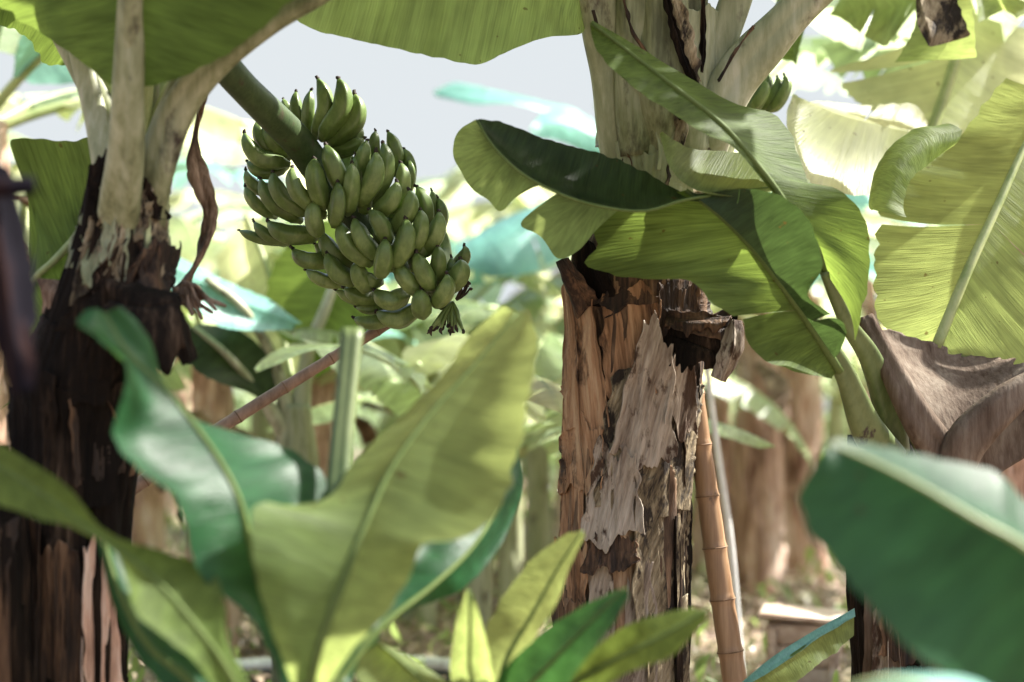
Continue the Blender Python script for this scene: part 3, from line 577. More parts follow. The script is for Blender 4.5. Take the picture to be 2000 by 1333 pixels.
# small bright folded lobe with a patch of sun
pb('leaf', hp, M['leaf_thin'], [(1288, 262, 3.2), (1310, 330, 3.18), (1360, 372, 3.17), (1440, 384, 3.17), (1520, 372, 3.2)],
   R=[(1290, 258, 3.22), (1345, 288, 3.3), (1430, 290, 3.34), (1520, 300, 3.34), (1582, 352, 3.3)], bulge=0.06, seed=35, nu=10, label='bright short leaf lobe caught by the sun')
# L2: leaf rising to the upper left across the petioles
pb('leaf', hp, M['leaf'], [(1155, 45, 3.18), (1290, 150, 3.14), (1400, 235, 3.14), (1460, 300, 3.16), (1512, 365, 3.18), (1552, 425, 3.2), (1590, 475, 3.22), (1615, 535, 3.26)],
   R=[(1155, 42, 3.2), (1235, 82, 3.24), (1340, 145, 3.28), (1450, 200, 3.3), (1533, 228, 3.32), (1582, 352, 3.26), (1585, 362, 3.25), (1665, 378, 3.24), (1718, 480, 3.22), (1668, 686, 3.2)],
   L=[(1152, 45, 3.2), (1165, 100, 3.14), (1215, 150, 3.08), (1300, 205, 3.06), (1380, 262, 3.06), (1432, 284, 3.1), (1480, 340, 3.16), (1540, 425, 3.19), (1600, 535, 3.25)], sr=[(0.60, 0.02)], rib=(0.004, 0.009), bulge=0.08, seed=36, nu=14, rmat=M['rib_green'])
# L3: wide dark leaf below
pb('leaf', hp, M['leaf'], [(1340, 372, 3.2), (1410, 425, 3.2), (1475, 490, 3.2), (1530, 560, 3.21), (1580, 630, 3.25), (1640, 725, 3.32)],
   L=[(1300, 385, 3.24), (1190, 410, 3.28), (1155, 480, 3.26), (1150, 524, 3.24), (1250, 545, 3.2), (1352, 549, 3.16), (1385, 590, 3.14), (1440, 625, 3.16), (1460, 690, 3.18), (1530, 728, 3.2), (1625, 742, 3.3)],
   sl=[(0.66, 0.012)], rib=(0.005, 0.012), bulge=0.08, seed=37, nu=16, rmat=M['rib_green'])
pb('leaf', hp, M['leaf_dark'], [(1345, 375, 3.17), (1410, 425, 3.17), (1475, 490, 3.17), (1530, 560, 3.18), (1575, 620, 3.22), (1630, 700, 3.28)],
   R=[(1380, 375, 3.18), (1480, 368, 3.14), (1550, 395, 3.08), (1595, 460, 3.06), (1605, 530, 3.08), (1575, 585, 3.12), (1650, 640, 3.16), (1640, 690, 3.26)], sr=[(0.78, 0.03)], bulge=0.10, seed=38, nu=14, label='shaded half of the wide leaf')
# L4: great leaf at the right edge
pb('leaf', hp, M['leaf_thin'], [(2060, 180, 3.9), (2000, 290, 3.82), (1950, 400, 3.75), (1890, 530, 3.68), (1828, 680, 3.64)],
   L=[(1960, 150, 4.0), (1850, 275, 3.96), (1765, 330, 3.9), (1708, 420, 3.84), (1698, 560, 3.78), (1712, 630, 3.74), (1770, 668, 3.7), (1822, 692, 3.65)],
   R=[(2200, 250, 3.8), (2200, 400, 3.7), (2180, 600, 3.6), (2050, 722, 3.6), (1910, 708, 3.62), (1838, 692, 3.64)], sl=[(0.56, 0.012)], sr=[(0.55, 0.01)], rib=(0.008, 0.015), bulge=0.07, seed=39, nu=16, rmat=M['rib'], flap=0.05)
pb('leaf', hp, M['leaf_thin'], [(1880, 255, 3.7), (1800, 275, 3.66), (1740, 330, 3.62), (1708, 400, 3.6), (1704, 410, 3.6)],
   L=[(1850, 290, 3.7), (1815, 320, 3.66), (1780, 350, 3.62), (1765, 400, 3.6), (1770, 425, 3.58)], R=[(1830, 250, 3.74), (1780, 262, 3.7), (1720, 320, 3.66), (1696, 395, 3.62), (1702, 412, 3.6)], bulge=0.2, seed=40, label='curled over torn lobe')

# ================================================================ PLANT BEHIND AT RIGHT (pale sunlit leaves)
bp_ = thing('banana_plant', 'sunlit banana plant behind at upper right with pale translucent leaves and a small bunch', 'banana plant', Vector((P(1960, 800, 4.9).x, P(1960, 800, 4.9).y, 0)))
BT = Trunk([(1960, 200, 4.9, 130), (1960, 800, 4.9, 150), (1970, 1400, 4.9, 170)])
trunk_mesh('trunk', bp_, M['bark_far'], BT, -0.02, P(0, 260, 4.9).z, seed=14, amp=0.012, seg=60, rows=80)
pb('leaf', bp_, M['leaf_pale'], [(1980, 60, 4.7), (1860, 130, 4.6), (1840, 200, 4.6), (1815, 262, 4.6)], None, None) if False else None
pb('leaf', bp_, M['leaf_pale'], [(1890, 20, 4.7), (1865, 120, 4.62), (1840, 200, 4.58), (1812, 275, 4.55)],
   L=[(1700, 110, 4.7), (1625, 130, 4.66), (1612, 165, 4.62), (1680, 215, 4.6), (1800, 262, 4.56)],
   R=[(2050, 60, 4.7), (2060, 180, 4.66), (2050, 240, 4.62), (1960, 250, 4.6), (1830, 280, 4.56)], sl=[(0.35, 0.10)], rib=(0.016, 0.018), bulge=0.08, seed=41)
pb('leaf', bp_, M['leaf_pale'], [(1560, 190, 4.1), (1640, 225, 4.15), (1740, 250, 4.2), (1810, 262, 4.25)],
   L=[(1548, 185, 4.1), (1540, 240, 4.0), (1580, 352, 3.95), (1700, 375, 4.0), (1730, 340, 4.1), (1810, 300, 4.2)],
   R=[(1600, 195, 4.2), (1700, 200, 4.3), (1790, 198, 4.35), (1812, 240, 4.3)], sr=[(0.5, 0.05)], bulge=0.08, seed=42, nu=12)
pb('leaf', bp_, M['leaf_thin'], [(1830, -60, 4.2), (1840, 20, 4.18), (1850, 80, 4.16), (1830, 118, 4.16)],
   L=[(1780, -60, 4.2), (1790, 40, 4.15), (1765, 95, 4.12), (1748, 122, 4.1)], R=[(1890, -60, 4.2), (1900, 20, 4.15), (1905, 80, 4.14), (1908, 112, 4.14)], bulge=0.05, seed=43)
pb('leaf', bp_, M['bark_olive'], [(1790, -60, 4.05), (1800, 10, 4.02), (1815, 60, 4.0), (1818, 92, 4.0)],
   L=[(1785, -60, 4.06), (1788, 10, 4.03), (1795, 50, 4.0), (1812, 90, 4.0)], R=[(1870, -60, 4.05), (1875, 10, 4.03), (1893, 60, 4.0), (1890, 72, 4.0)], bulge=0.15, seed=44, label='olive brown folded leaf end')
pb('leaf', bp_, M['leaf_thin'], [(1620, 30, 4.5), (1680, 20, 4.5), (1760, 10, 4.5), (1860, -40, 4.6)],
   L=[(1640, 34, 4.5), (1700, 80, 4.4), (1735, 90, 4.4), (1760, 40, 4.5)], R=[(1640, 0, 4.5), (1700, -60, 4.6), (1800, -60, 4.6), (1860, -60, 4.6)], sl=[(0.3, 0.05), (0.6, 0.05)], seed=45)
pb('leaf', bp_, M['leaf_thin'], [(1930, -80, 4.4), (1940, -20, 4.4), (1960, 20, 4.4)], L=[(1900, -60, 4.4), (1905, 0, 4.35), (1915, 42, 4.3)], R=[(2040, -60, 4.4), (2040, 0, 4.4), (1985, 40, 4.35)], seed=46, sr=[(0.5, 0.1)])
pb('leaf', bp_, M['leaf'], [(1570, -60, 4.4), (1555, 40, 4.35), (1548, 120, 4.3)], L=[(1530, -60, 4.4), (1505, 60, 4.35), (1500, 110, 4.3)], R=[(1600, -60, 4.4), (1570, 60, 4.35), (1556, 128, 4.3)], seed=47)
BC = P(1960, 260, 4.95)
for i, (az, el, ln, wd, dr) in enumerate([(-1.1, 1.1, 2.0, 0.65, 1.6), (-0.5, 1.0, 1.8, 0.6, 1.8), (4.0, 1.25, 1.7, 0.6, 1.4)]):
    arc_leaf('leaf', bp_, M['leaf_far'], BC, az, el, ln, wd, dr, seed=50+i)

# ================================================================ BANANAS
def make_banana(ctrl, wid, parent, seed):
    """curved five-sided banana from its neck to its blunt dark end"""
    rnd = random.Random(seed); n = 18
    path = cr(ctrl, n); rad = []
    for i in range(n):
        f = i/(n-1)
        if f < 0.16: r = 0.42+0.45*(f/0.16)**1.5
        elif f < 0.74: r = 0.87+0.13*math.sin((f-0.16)/0.58*math.pi)
        else: r = 0.87*(1-((f-0.74)/0.26)**1.5*0.80)
        rad.append(wid*r)
    ph = rnd.uniform(0, 6.28)
    V, Fc = tube_data(path, rad, 30, lambda a, t: 0.25+0.80*math.cos(math.pi/5)/math.cos((a+ph) % (2*math.pi/5)-math.pi/5)*1.06)
    o = link('banana', V, Fc, M['banana'], parent)
    d = (path[-1]-path[-3]).normalized(); e = path[-1]
    j = Vector((rnd.uniform(-1, 1), rnd.uniform(-1, 1), rnd.uniform(-1, 1)))*0.25
    tp = [e-d*0.003, e+d*0.003, e+(d+j)*0.006, e+(d+j*2)*0.009]
    V, Fc = tube_data(tp, [wid*0.19, wid*0.22, wid*0.18, wid*(0.08+0.12*rnd.random())], 8, lambda a, t: 1+0.25*math.sin(3*a+t*5))
    link('flower_remnant', V, Fc, M['tip'], o)
    return o
BD = 3.55; K = BD/F/2.2222              # metres per pixel of the enlarged detail I measured
ax0, ax1 = Vector((500, 430)), Vector((1080, 1090))
axd = (ax1-ax0).normalized()
bunch = thing('banana_bunch', 'large bunch of unripe green bananas hanging from a thick curved stalk', 'banana bunch', P(680, 400, BD))
ptube('stalk', bunch, M['stalk'], [(405, 90, 3.12, 60), (470, 165, 3.25, 62), (530, 225, 3.40, 62), (580, 275, 3.50, 62), (620, 330, BD, 64), (690, 420, BD, 60), (780, 520, BD, 46), (850, 585, BD, 34), (878, 600, BD, 22)], 60, 20, None, 0.06)
BAN = [  # tip, control, base, width, depth nudge (crop pixels)
 ((395,178),(385,280),(435,372),54,.05),((340,210),(352,250),(400,330),40,.08),((460,172),(440,280),(450,368),50,.03),((490,122),(560,240),(480,378),66,-.02),((580,122),(640,250),(505,385),78,-.04),
 ((650,190),(705,320),(530,410),76,-.01),((688,380),(640,430),(520,432),60,.03),((680,330),(650,452),(540,455),60,.05),
 ((172,358),(200,500),(365,492),66,-.02),((230,302),(215,410),(368,470),58,.01),((268,318),(278,420),(374,455),56,.0),((300,350),(330,410),(385,450),50,.04),((185,480),(250,560),(360,500),56,.05),
 ((178,520),(195,620),(350,610),55,.07),((176,592),(205,670),(310,722),50,.04),((242,558),(275,690),(420,740),60,.0),((295,530),(310,660),(450,710),66,.0),((378,508),(375,620),(480,690),62,-.01),
 ((475,470),(470,580),(520,680),76,0),((525,410),(560,500),(605,620),74,.01),((576,572),(590,670),(560,760),62,-.03),((638,490),(645,600),(620,710),62,-.01),((655,458),(655,520),(660,580),40,.04),
 ((702,392),(690,460),(670,560),58,.03),((742,442),(760,560),(672,670),76,-.01),((772,402),(825,530),(715,670),66,.01),((740,350),(735,400),(735,470),44,.05),((795,352),(845,440),(830,540),58,.05),
 ((865,428),(905,500),(885,600),56,.05),((850,488),(885,580),(815,700),62,0),((832,572),(830,660),(740,718),68,-.02),((888,608),(915,690),(815,790),70,-.02),((885,475),(905,540),(880,620),42,.06),
 ((152,780),(230,825),(340,832),42,.05),((215,745),(260,812),(370,836),48,.03),((276,742),(340,825),(500,800),74,.0),((474,655),(465,730),(492,800),66,-.05),((384,862),(420,925),(540,915),66,.0),
 ((442,952),(500,1005),(600,1015),52,.02),((532,880),(560,990),(660,1005),72,-.04),((505,785),(540,890),(640,950),70,-.01),((588,745),(605,870),(720,925),74,-.02),((648,728),(675,830),(750,900),68,-.03),
 ((716,692),(765,745),(800,830),66,-.04),((658,918),(660,990),(712,1035),72,-.06),((782,818),(785,900),(762,980),68,-.07),((872,732),(895,840),(820,935),78,-.04),((936,692),(955,780),(890,890),66,-.02),
 ((922,592),(970,660),(960,780),64,.02),((1012,640),(1050,710),(1020,790),44,.06),((1016,700),(1030,800),(940,890),68,.0),((985,610),(1000,660),(990,730),42,.06),((1010,850),(1022,920),(1000,1000),62,.0),
 ((918,880),(940,960),(985,1035),70,-.03),((832,922),(865,1000),(960,1060),70,-.01),((1126,850),(1145,890),(1085,950),54,.04),((1110,908),(1125,980),(1050,1030),78,.0),((1050,972),(1065,1040),(1000,1105),68,-.03),
 ((940,1040),(930,1090),(945,1145),74,-.05),((748,1132),(840,1205),(930,1115),76,.0),((650,1160),(720,1200),(830,1150),58,.03),((738,1040),(800,1115),(880,1060),74,-.02),((608,1030),(660,1080),(760,1080),58,.02),
 ((572,1040),(640,1085),(720,1090),46,.05),((658,1112),(720,1130),(800,1100),46,.06),((695,960),(725,1020),(760,1000),54,-.01),((560,620),(545,690),(590,740),50,.03),((560,860),(600,930),(680,960),60,.03),((850,820),(850,880),(800,950),60,.02),
 ((700,560),(700,640),(690,700),60,.04),((760,760),(720,820),(740,880),60,.03),((930,800),(960,870),(900,950),56,.04),((480,840),(520,880),(600,900),56,.04),((420,620),(450,680),(520,720),56,.05),((960,940),(1000,980),(1000,1060),56,.04),
 ((1070,900),(1075,950),(1040,1000),46,.06),((620,800),(640,850),(700,880),56,.04)]
for i, (tp, ct, bs, wd, dn) in enumerate(BAN):
    mid = Vector(((tp[0]+bs[0])/2, (tp[1]+bs[1])/2))
    rel = mid-ax0; al = rel.dot(axd); per = (rel-axd*al).length*K
    Rb = 0.15-0.05*max(0, min(1, al/880))
    if i < 13: dep = BD
    else: dep = BD-math.sqrt(max(0, Rb*Rb-per*per))*0.85
    q = lambda c, dd: P(400+c[0]/2.2222, 100+c[1]/2.2222, dd)
    d_ = dep+dn*0.8
    ctl = (ct[0]*1.0, ct[1]*1.0)
    pm = ((tp[0]+bs[0])/4+ctl[0]/2, (tp[1]+bs[1])/4+ctl[1]/2)
    b2 = bs
    make_banana([q(b2, d_+0.035), q(((bs[0]*.55+pm[0]*.45), (bs[1]*.55+pm[1]*.45)), d_+0.010), q(((pm[0]*1+ctl[0]*.0), pm[1]), d_-0.008), q((tp[0]*.6+pm[0]*.4+(ctl[0]-pm[0])*.25, tp[1]*.6+pm[1]*.4+(ctl[1]-pm[1])*.25), d_-0.012), q(tp, d_-0.006)], wd/2*K*1.17, bunch, i)
# far side of the bunch
rnd = random.Random(9)
for i in range(16):
    al = rnd.uniform(120, 760); sd = rnd.uniform(-130, 130); c = ax0+axd*al+Vector((-axd.y, axd.x))*sd
    q = lambda x, y, dd: P(400+x/2.2222, 100+y/2.2222, dd)
    make_banana([q(c.x*.6+(ax0+axd*al).x*.4, c.y+60, BD+0.04), q(c.x, c.y+20, BD+0.10), q(c.x, c.y-40, BD+0.125), q(c.x, c.y-100, BD+0.12)], 34*K, bunch, 200+i)
# withered flower fingers at the lower end
rnd = random.Random(12)
for i in range(26):
    s0 = P(884, 590, BD-0.03); q = P(rnd.uniform(832, 905), rnd.uniform(622, 645), BD-0.03+rnd.uniform(-0.04, 0.03)); dd = (q-s0).normalized()
    o = tube('aborted_finger', bunch, M['banana'], [s0, s0.lerp(q, 0.5)+Vector((rnd.uniform(-.004, .004), 0, 0)), q], [0.0038, 0.0045, 0.003], 10, 8)
    j = Vector((rnd.uniform(-1, 1), rnd.uniform(-1, 1), rnd.uniform(-1, 0.5)))*0.008
    tube('flower_remnant', o, M['tip'], [q, q+dd*0.007, q+dd*0.011+j], [0.0028, 0.0042, 0.001], 8, 6)
for i in range(12):
    s0 = P(892, 585, BD-0.03); q = P(rnd.uniform(890, 918), rnd.uniform(535, 592), BD-0.03+rnd.uniform(-0.03, 0.02))
    o = tube('aborted_finger', bunch, M['tip'], [s0, s0.lerp(q, 0.5)+Vector((0.006, 0, 0)), q], [0.0045, 0.003, 0.0022], 10, 8)
    j = Vector((rnd.uniform(-0.3, 1), rnd.uniform(-1, 1), rnd.uniform(-1, 0.3)))*0.010
    tube('flower_remnant', o, M['tip'], [q, q+j*0.5, q+j], [0.0035, 0.0045, 0.001], 8, 6)
# small bunch up at the right
b2 = thing('banana_bunch', 'small cluster of green bananas half hidden behind the pale leaf stalk', 'banana bunch', P(1480, 180, 3.95))
tube('stalk', b2, M['stalk'], [P(1400, 60, 3.95), P(1420, 160, 3.95), P(1440, 230, 3.95)], [0.03, 0.03, 0.025], 16, 14)
for i, (tp, ct, bs, wd) in enumerate([((1532, 148), (1540, 190), (1500, 218), 24), ((1518, 152), (1522, 190), (1482, 218), 26), ((1500, 148), (1500, 180), (1460, 212), 24), ((1489, 160), (1498, 190), (1458, 216), 27), ((1478, 130), (1478, 170), (1450, 210), 24), ((1466, 135), (1464, 170), (1442, 205), 24), ((1495, 122), (1490, 160), (1460, 200), 22), ((1455, 150), (1450, 180), (1430, 200), 22)]):
    dd = 3.93+0.025*(i % 3)-0.02*(i == 3); pm = ((tp[0]+bs[0])/4+ct[0]/2, (tp[1]+bs[1])/4+ct[1]/2)
    make_banana([P(*bs, dd+.02), P((bs[0]+pm[0])/2+2, (bs[1]+pm[1])/2+3, dd), P(*pm, dd-.01), P((tp[0]+ct[0])/2, (tp[1]+ct[1])/2-4, dd-.01), P(*tp, dd)], wd/2*3.95/F, b2, 300+i)

# ================================================================ POLES
def bamboo(name, label, pts, nodes, mat, group=None):
    c = [P(a, b, d) for a, b, d, _ in pts]; top = c[0]
    root = thing(name, label, 'pole', c[-1], group)
    n = 160; path = cr(c, n); rr = [interp([wd/2*d/F for _, _, d, wd in pts], i/(n-1)) for i in range(n)]
    tot = sum((path[i+1]-path[i]).length for i in range(n-1)); pos = [k/nodes+0.5/nodes for k in range(nodes)]
    rad = []
    for i in range(n):
        f = i/(n-1); e = min(abs(f-p) for p in pos)*tot
        rad.append(rr[i]*(1+0.09*math.exp(-(e/0.008)**2))*(1-0.02*math.exp(-((e-0.02)/0.02)**2)))
    V, Fc = tube_data(path, rad, 20); link('shaft', V, Fc, mat, root)
    for p in pos:
        a, b = samp(path, p-0.0018/tot), samp(path, p+0.0018/tot)
        r = interp(rr, p)*1.115
        V, Fc = tube_data([a, a.lerp(b, .3), a.lerp(b, .7), b], [r*.96, r, r, r*.96], 20); link('node_ring', V, Fc, M['bamboo_ring'], root)
    return root
bamboo('bamboo_pole', 'thick tan bamboo prop with dark node rings leaning beside the flaking trunk', [(1350, 720, 3.62, 38), (1366, 850, 3.62, 42), (1392, 1040, 3.6, 46), (1420, 1230, 3.58, 48), (1440, 1360, 3.56, 50), (1486, 1640, 3.5, 54)], 9, M['bamboo'])
bamboo('bamboo_pole', 'thin weathered cane running diagonally from under the bunch down to the left', [(780, 620, 3.75, 20), (640, 705, 3.7, 22), (440, 830, 3.62, 25), (330, 905, 3.55, 26), (220, 985, 3.5, 26), (60, 1110, 3.5, 28)], 8, M['bamboo_grey'])
o = ptube('thin_pole', None, M['white'], [(1378, 700, 5.0, 11), (1402, 880, 5.0, 12), (1426, 1050, 5.0, 13), (1440, 1200, 5.0, 13), (1450, 1340, 5.0, 13), (1456, 1403, 5.0, 13)]); tag(o, 'slim white pole glaring in the sun just right of the thick bamboo', 'pole')

# board / crate thing at lower right, pipe and black tub at the bottom
def box(name, parent, mat, c, sx, sy, sz, rz=0, tilt=0, bev=0.006):
    import bmesh
    bm = bmesh.new(); bmesh.ops.create_cube(bm, size=1)
    bmesh.ops.scale(bm, vec=(sx, sy, sz), verts=bm.verts)
    bmesh.ops.bevel(bm, geom=bm.edges[:], offset=bev, segments=2, affect='EDGES')
    me = bpy.data.meshes.new(name); bm.to_mesh(me); bm.free(); me.materials.append(mat)
    o = bpy.data.objects.new(name, me); C.objects.link(o)
    if parent: o.parent = parent; o.location = Vector(c)-origin(parent)
    else: o.location = c
    o.rotation_euler = (0, tilt, rz); return o
bc = P(1570, 1240, 5.2)
crate = thing('wooden_box', 'low pale wooden box with sunlit lid on the ground behind the bamboo', 'box', Vector((bc.x, bc.y, 0)))
hz = P(0, 1200, 5.2).z
ph = max(0.1, hz-0.03)/4
for k in range(4): box('slat', crate, M['board'], (bc.x, bc.y, 0.01+ph*(k+0.5)), 0.26, 0.24, ph*0.93, -0.25+0.01*(k % 2), 0.01*(-1)**k)
for sg in (-1, 1): box('batten', crate, M['board'], (bc.x+sg*0.105*math.cos(-0.25)+0.128*math.sin(-0.25), bc.y+sg*0.105*math.sin(-0.25)-0.128*math.cos(-0.25), hz/2-0.01), 0.03, 0.014, hz-0.04, -0.25)
box('lid', crate, M['board'], (bc.x, bc.y, hz), 0.31, 0.30, 0.018, -0.25, 0.06)
tub = thing('irrigation_pipe', 'black pipe with a pale strip for its sunlit top lying on the ground behind the suckers', 'pipe', P(680, 1320, 5.6))
pp = [(400, 1330, 5.5), (520, 1318, 5.6), (700, 1312, 5.65), (860, 1318, 5.6), (960, 1340, 5.4)]
tube('pipe_body', tub, M['black'], [P(a, b+12, c) for a, b, c in pp], [0.055, 0.055], 40, 20)
tube('sunlit_top_strip', tub, M['white'], [P(a, b-20, c) for a, b, c in pp], [0.028, 0.028], 40, 14, lambda a, t: 1.0 if True else 1)  # white tube put in for the sunlit top of the black pipe

# ================================================================ FOREGROUND PLANTS (out of focus)
ZO = 0.28
f1 = thing('banana_sucker', 'young banana sucker in the near foreground with a tall broad light green leaf', 'banana plant', Vector((P(620, 1500, 2.0).x, 2.28, 0)))
FT = Trunk([(600, 1290, 2.02, 90), (600, 1500, 2.0, 150), (610, 1900, 2.0, 190), (620, 2170, 2.0, 200)])
trunk_mesh('trunk', f1, M['stem_green'], FT, -0.02, P(0, 1330, 2.0).z, seed=15, amp=0.004, seg=60, rows=60, sheaths=3)
pb('leaf', f1, M['leaf_thin'], [(1010, 612, 2.25), (930, 710, 2.2), (840, 810, 2.14), (765, 915, 2.08), (712, 1030, 2.02), (665, 1150, 1.98), (625, 1260, 1.97), (600, 1360, 1.99)],
   L=[(985, 598, 2.27), (920, 650, 2.3), (850, 735, 2.26), (770, 815, 2.2), (690, 900, 2.14), (640, 968, 2.08), (560, 985, 2.0), (498, 985, 1.94), (494, 1090, 1.92), (520, 1200, 1.94), (560, 1310, 1.97), (585, 1370, 1.99)],
   R=[(1030, 600, 2.25), (1046, 660, 2.16), (1036, 760, 2.1), (1004, 900, 2.03), (960, 1005, 1.97), (880, 1048, 1.94), (822, 1060, 1.93), (800, 1120, 1.93), (760, 1195, 1.94), (690, 1270, 1.96), (640, 1340, 1.98), (620, 1370, 1.99)], rib=(0.002, 0.008), bulge=0.05, rip=0.014, seed=51, nu=14, rmat=M['rib_green'])
pb('leaf', f1, M['leaf_teal'], [(205, 612, 2.0), (250, 690, 2.0), (330, 770, 2.0), (415, 880, 2.0), (468, 980, 1.98), (498, 1100, 1.97), (540, 1260, 1.99), (580, 1370, 2.0)],
   L=[(170, 605, 1.98), (152, 640, 1.95), (245, 712, 1.9), (243, 850, 1.86), (300, 925, 1.86), (352, 980, 1.87), (390, 1120, 1.9), (470, 1200, 1.94), (560, 1360, 1.98)],
   R=[(235, 603, 2.02), (275, 645, 2.04), (340, 770, 2.08), (430, 835, 2.14), (560, 868, 2.2), (600, 890, 2.2), (660, 960, 2.18), (560, 1050, 2.08), (520, 1150, 2.02), (560, 1280, 2.0), (590, 1370, 2.0)], rib=(0.002, 0.008), bulge=0.09, rip=0.035, seed=52, nu=14, rmat=M['rib_green'])
pb('leaf', f1, M['leaf_teal'], [(1000, 850, 2.5), (985, 960, 2.42), (930, 1060, 2.3), (850, 1140, 2.2), (740, 1230, 2.1), (640, 1360, 2.02)],
   L=[(990, 860, 2.5), (900, 960, 2.38), (830, 1040, 2.25), (740, 1130, 2.15), (660, 1250, 2.05), (620, 1360, 2.0)],
   R=[(1005, 860, 2.5), (1026, 940, 2.46), (1000, 1035, 2.4), (930, 1130, 2.3), (800, 1200, 2.2), (690, 1290, 2.08), (650, 1370, 2.02)], rib=(0.002, 0.006), bulge=0.12, rip=0.035, seed=53, rmat=M['rib_green'])
tube('cut_petiole', f1, M['leaf_blue'] if False else M['stem_green'], [P(688, 645, 2.3), P(678, 750, 2.25), P(664, 900, 2.18), P(650, 1080, 2.1), P(620, 1340, 2.02)], [0.021, 0.020, 0.021, 0.022, 0.03], 30, 16, chan)
ZO = 0.0
ZO = 0.46
f2 = thing('banana_sucker', 'young banana sucker at lower left with a long leaf slanting across the dark trunk', 'banana plant', Vector((P(470, 1500, 1.7).x, 2.2, 0)))
FT2 = Trunk([(500, 1420, 1.75, 80), (520, 1700, 1.75, 150), (520, 2400, 1.75, 190)])
trunk_mesh('trunk', f2, M['stem_green'], FT2, -0.02, P(0, 1440, 1.75).z, seed=16, amp=0.004, seg=60, rows=60, sheaths=3)
pb('leaf', f2, M['leaf'], [(-60, 880, 1.75), (60, 950, 1.72), (180, 1040, 1.7), (290, 1120, 1.7), (380, 1220, 1.7), (450, 1320, 1.72), (500, 1440, 1.75)],
   L=[(-60, 960, 1.7), (60, 1008, 1.68), (150, 1032, 1.66), (232, 1092, 1.65), (262, 1190, 1.64), (310, 1232, 1.65), (380, 1290, 1.67), (420, 1350, 1.7), (480, 1440, 1.74)],
   R=[(-60, 830, 1.8), (30, 880, 1.8), (130, 950, 1.78), (205, 1040, 1.74), (330, 1080, 1.74), (415, 1118, 1.74), (440, 1180, 1.73), (442, 1250, 1.73), (490, 1340, 1.74), (520, 1440, 1.75)], rib=(0.002, 0.006), bulge=0.06, rip=0.008, seed=54, nu=14, rmat=M['rib_green'])
pb('leaf', f2, M['leaf_teal'], [(200, 1050, 1.95), (235, 1160, 1.9), (290, 1260, 1.86), (370, 1330, 1.82), (470, 1440, 1.77)],
   L=[(190, 1060, 1.95), (215, 1170, 1.9), (260, 1270, 1.86), (330, 1350, 1.82), (460, 1450, 1.77)], R=[(230, 1060, 1.98), (275, 1160, 1.94), (340, 1250, 1.9), (430, 1330, 1.84), (490, 1440, 1.77)], rib=(0.003, 0.008), bulge=0.1, seed=55, rmat=M['rib_green'])
ZO = 0.0
f3 = thing('banana_sucker', 'low cluster of narrow young banana leaves at bottom centre in front of the flaking trunk', 'banana plant', Vector((P(1000, 1500, 2.5).x, 2.5, 0)))
FT3 = Trunk([(1000, 1400, 2.5, 90), (1000, 1600, 2.5, 130), (1000, 1960, 2.5, 160)])
trunk_mesh('trunk', f3, M['stem_green'], FT3, -0.02, P(0, 1440, 2.5).z, seed=17, amp=0.004, seg=50, rows=40, sheaths=3)
for mt, mid, L, R, sd in [
    ('leaf_thin', [(1138, 1036, 2.6), (1090, 1110, 2.58), (1040, 1200, 2.55), (985, 1300, 2.52), (970, 1420, 2.5)], [(1110, 1040, 2.62), (1040, 1090, 2.62), (970, 1185, 2.6), (938, 1280, 2.55), (950, 1420, 2.5)], [(1142, 1045, 2.58), (1110, 1110, 2.55), (1085, 1180, 2.52), (1030, 1270, 2.5), (990, 1420, 2.5)], 61),
    ('leaf_thin', [(915, 1150, 2.5), (918, 1230, 2.48), (920, 1320, 2.48), (960, 1430, 2.5)], [(905, 1160, 2.5), (886, 1240, 2.5), (880, 1330, 2.5), (930, 1430, 2.5)], [(925, 1160, 2.5), (945, 1230, 2.46), (962, 1320, 2.46), (980, 1430, 2.5)], 62),
    ('leaf_teal', [(1222, 1148, 2.4), (1160, 1210, 2.4), (1090, 1280, 2.42), (1010, 1370, 2.45), (1000, 1430, 2.5)], [(1205, 1150, 2.42), (1120, 1190, 2.46), (1050, 1240, 2.48), (970, 1330, 2.5), (970, 1430, 2.5)], [(1228, 1165, 2.38), (1195, 1220, 2.34), (1150, 1280, 2.34), (1080, 1370, 2.4), (1020, 1430, 2.5)], 63),
    ('leaf', [(1382, 1190, 2.35), (1300, 1240, 2.35), (1200, 1290, 2.38), (1100, 1350, 2.42), (1030, 1430, 2.5)], [(1350, 1188, 2.38), (1280, 1202, 2.4), (1210, 1230, 2.42), (1110, 1310, 2.45), (1020, 1420, 2.5)], [(1378, 1215, 2.33), (1310, 1280, 2.32), (1230, 1310, 2.33), (1140, 1370, 2.38), (1040, 1430, 2.5)], 64),
    ('leaf_thin', [(720, 1240, 2.45), (780, 1290, 2.45), (850, 1350, 2.45), (960, 1430, 2.5)], [(695, 1270, 2.43), (690, 1310, 2.42), (760, 1380, 2.42), (930, 1440, 2.48)], [(745, 1252, 2.48), (830, 1300, 2.5), (885, 1340, 2.5), (970, 1430, 2.52)], 65)]:
    pb('leaf', f3, M[mt], mid, L, R, rib=(0.002, 0.006), bulge=0.10, rip=0.006, seed=sd, rmat=M['rib_green'])
ZO = 0.4
f4 = thing('banana_sucker', 'blurred dark green banana leaf plant very near at the lower right corner', 'banana plant', Vector((P(2300, 1500, 1.5).x, 1.9, 0)))
FT4 = Trunk([(2330, 1400, 1.5, 120), (2330, 1800, 1.5, 200), (2330, 2800, 1.5, 240)])
trunk_mesh('trunk', f4, M['stem_green'], FT4, -0.02, P(0, 1440, 1.5).z, seed=18, amp=0.004, seg=50, rows=40, sheaths=3)
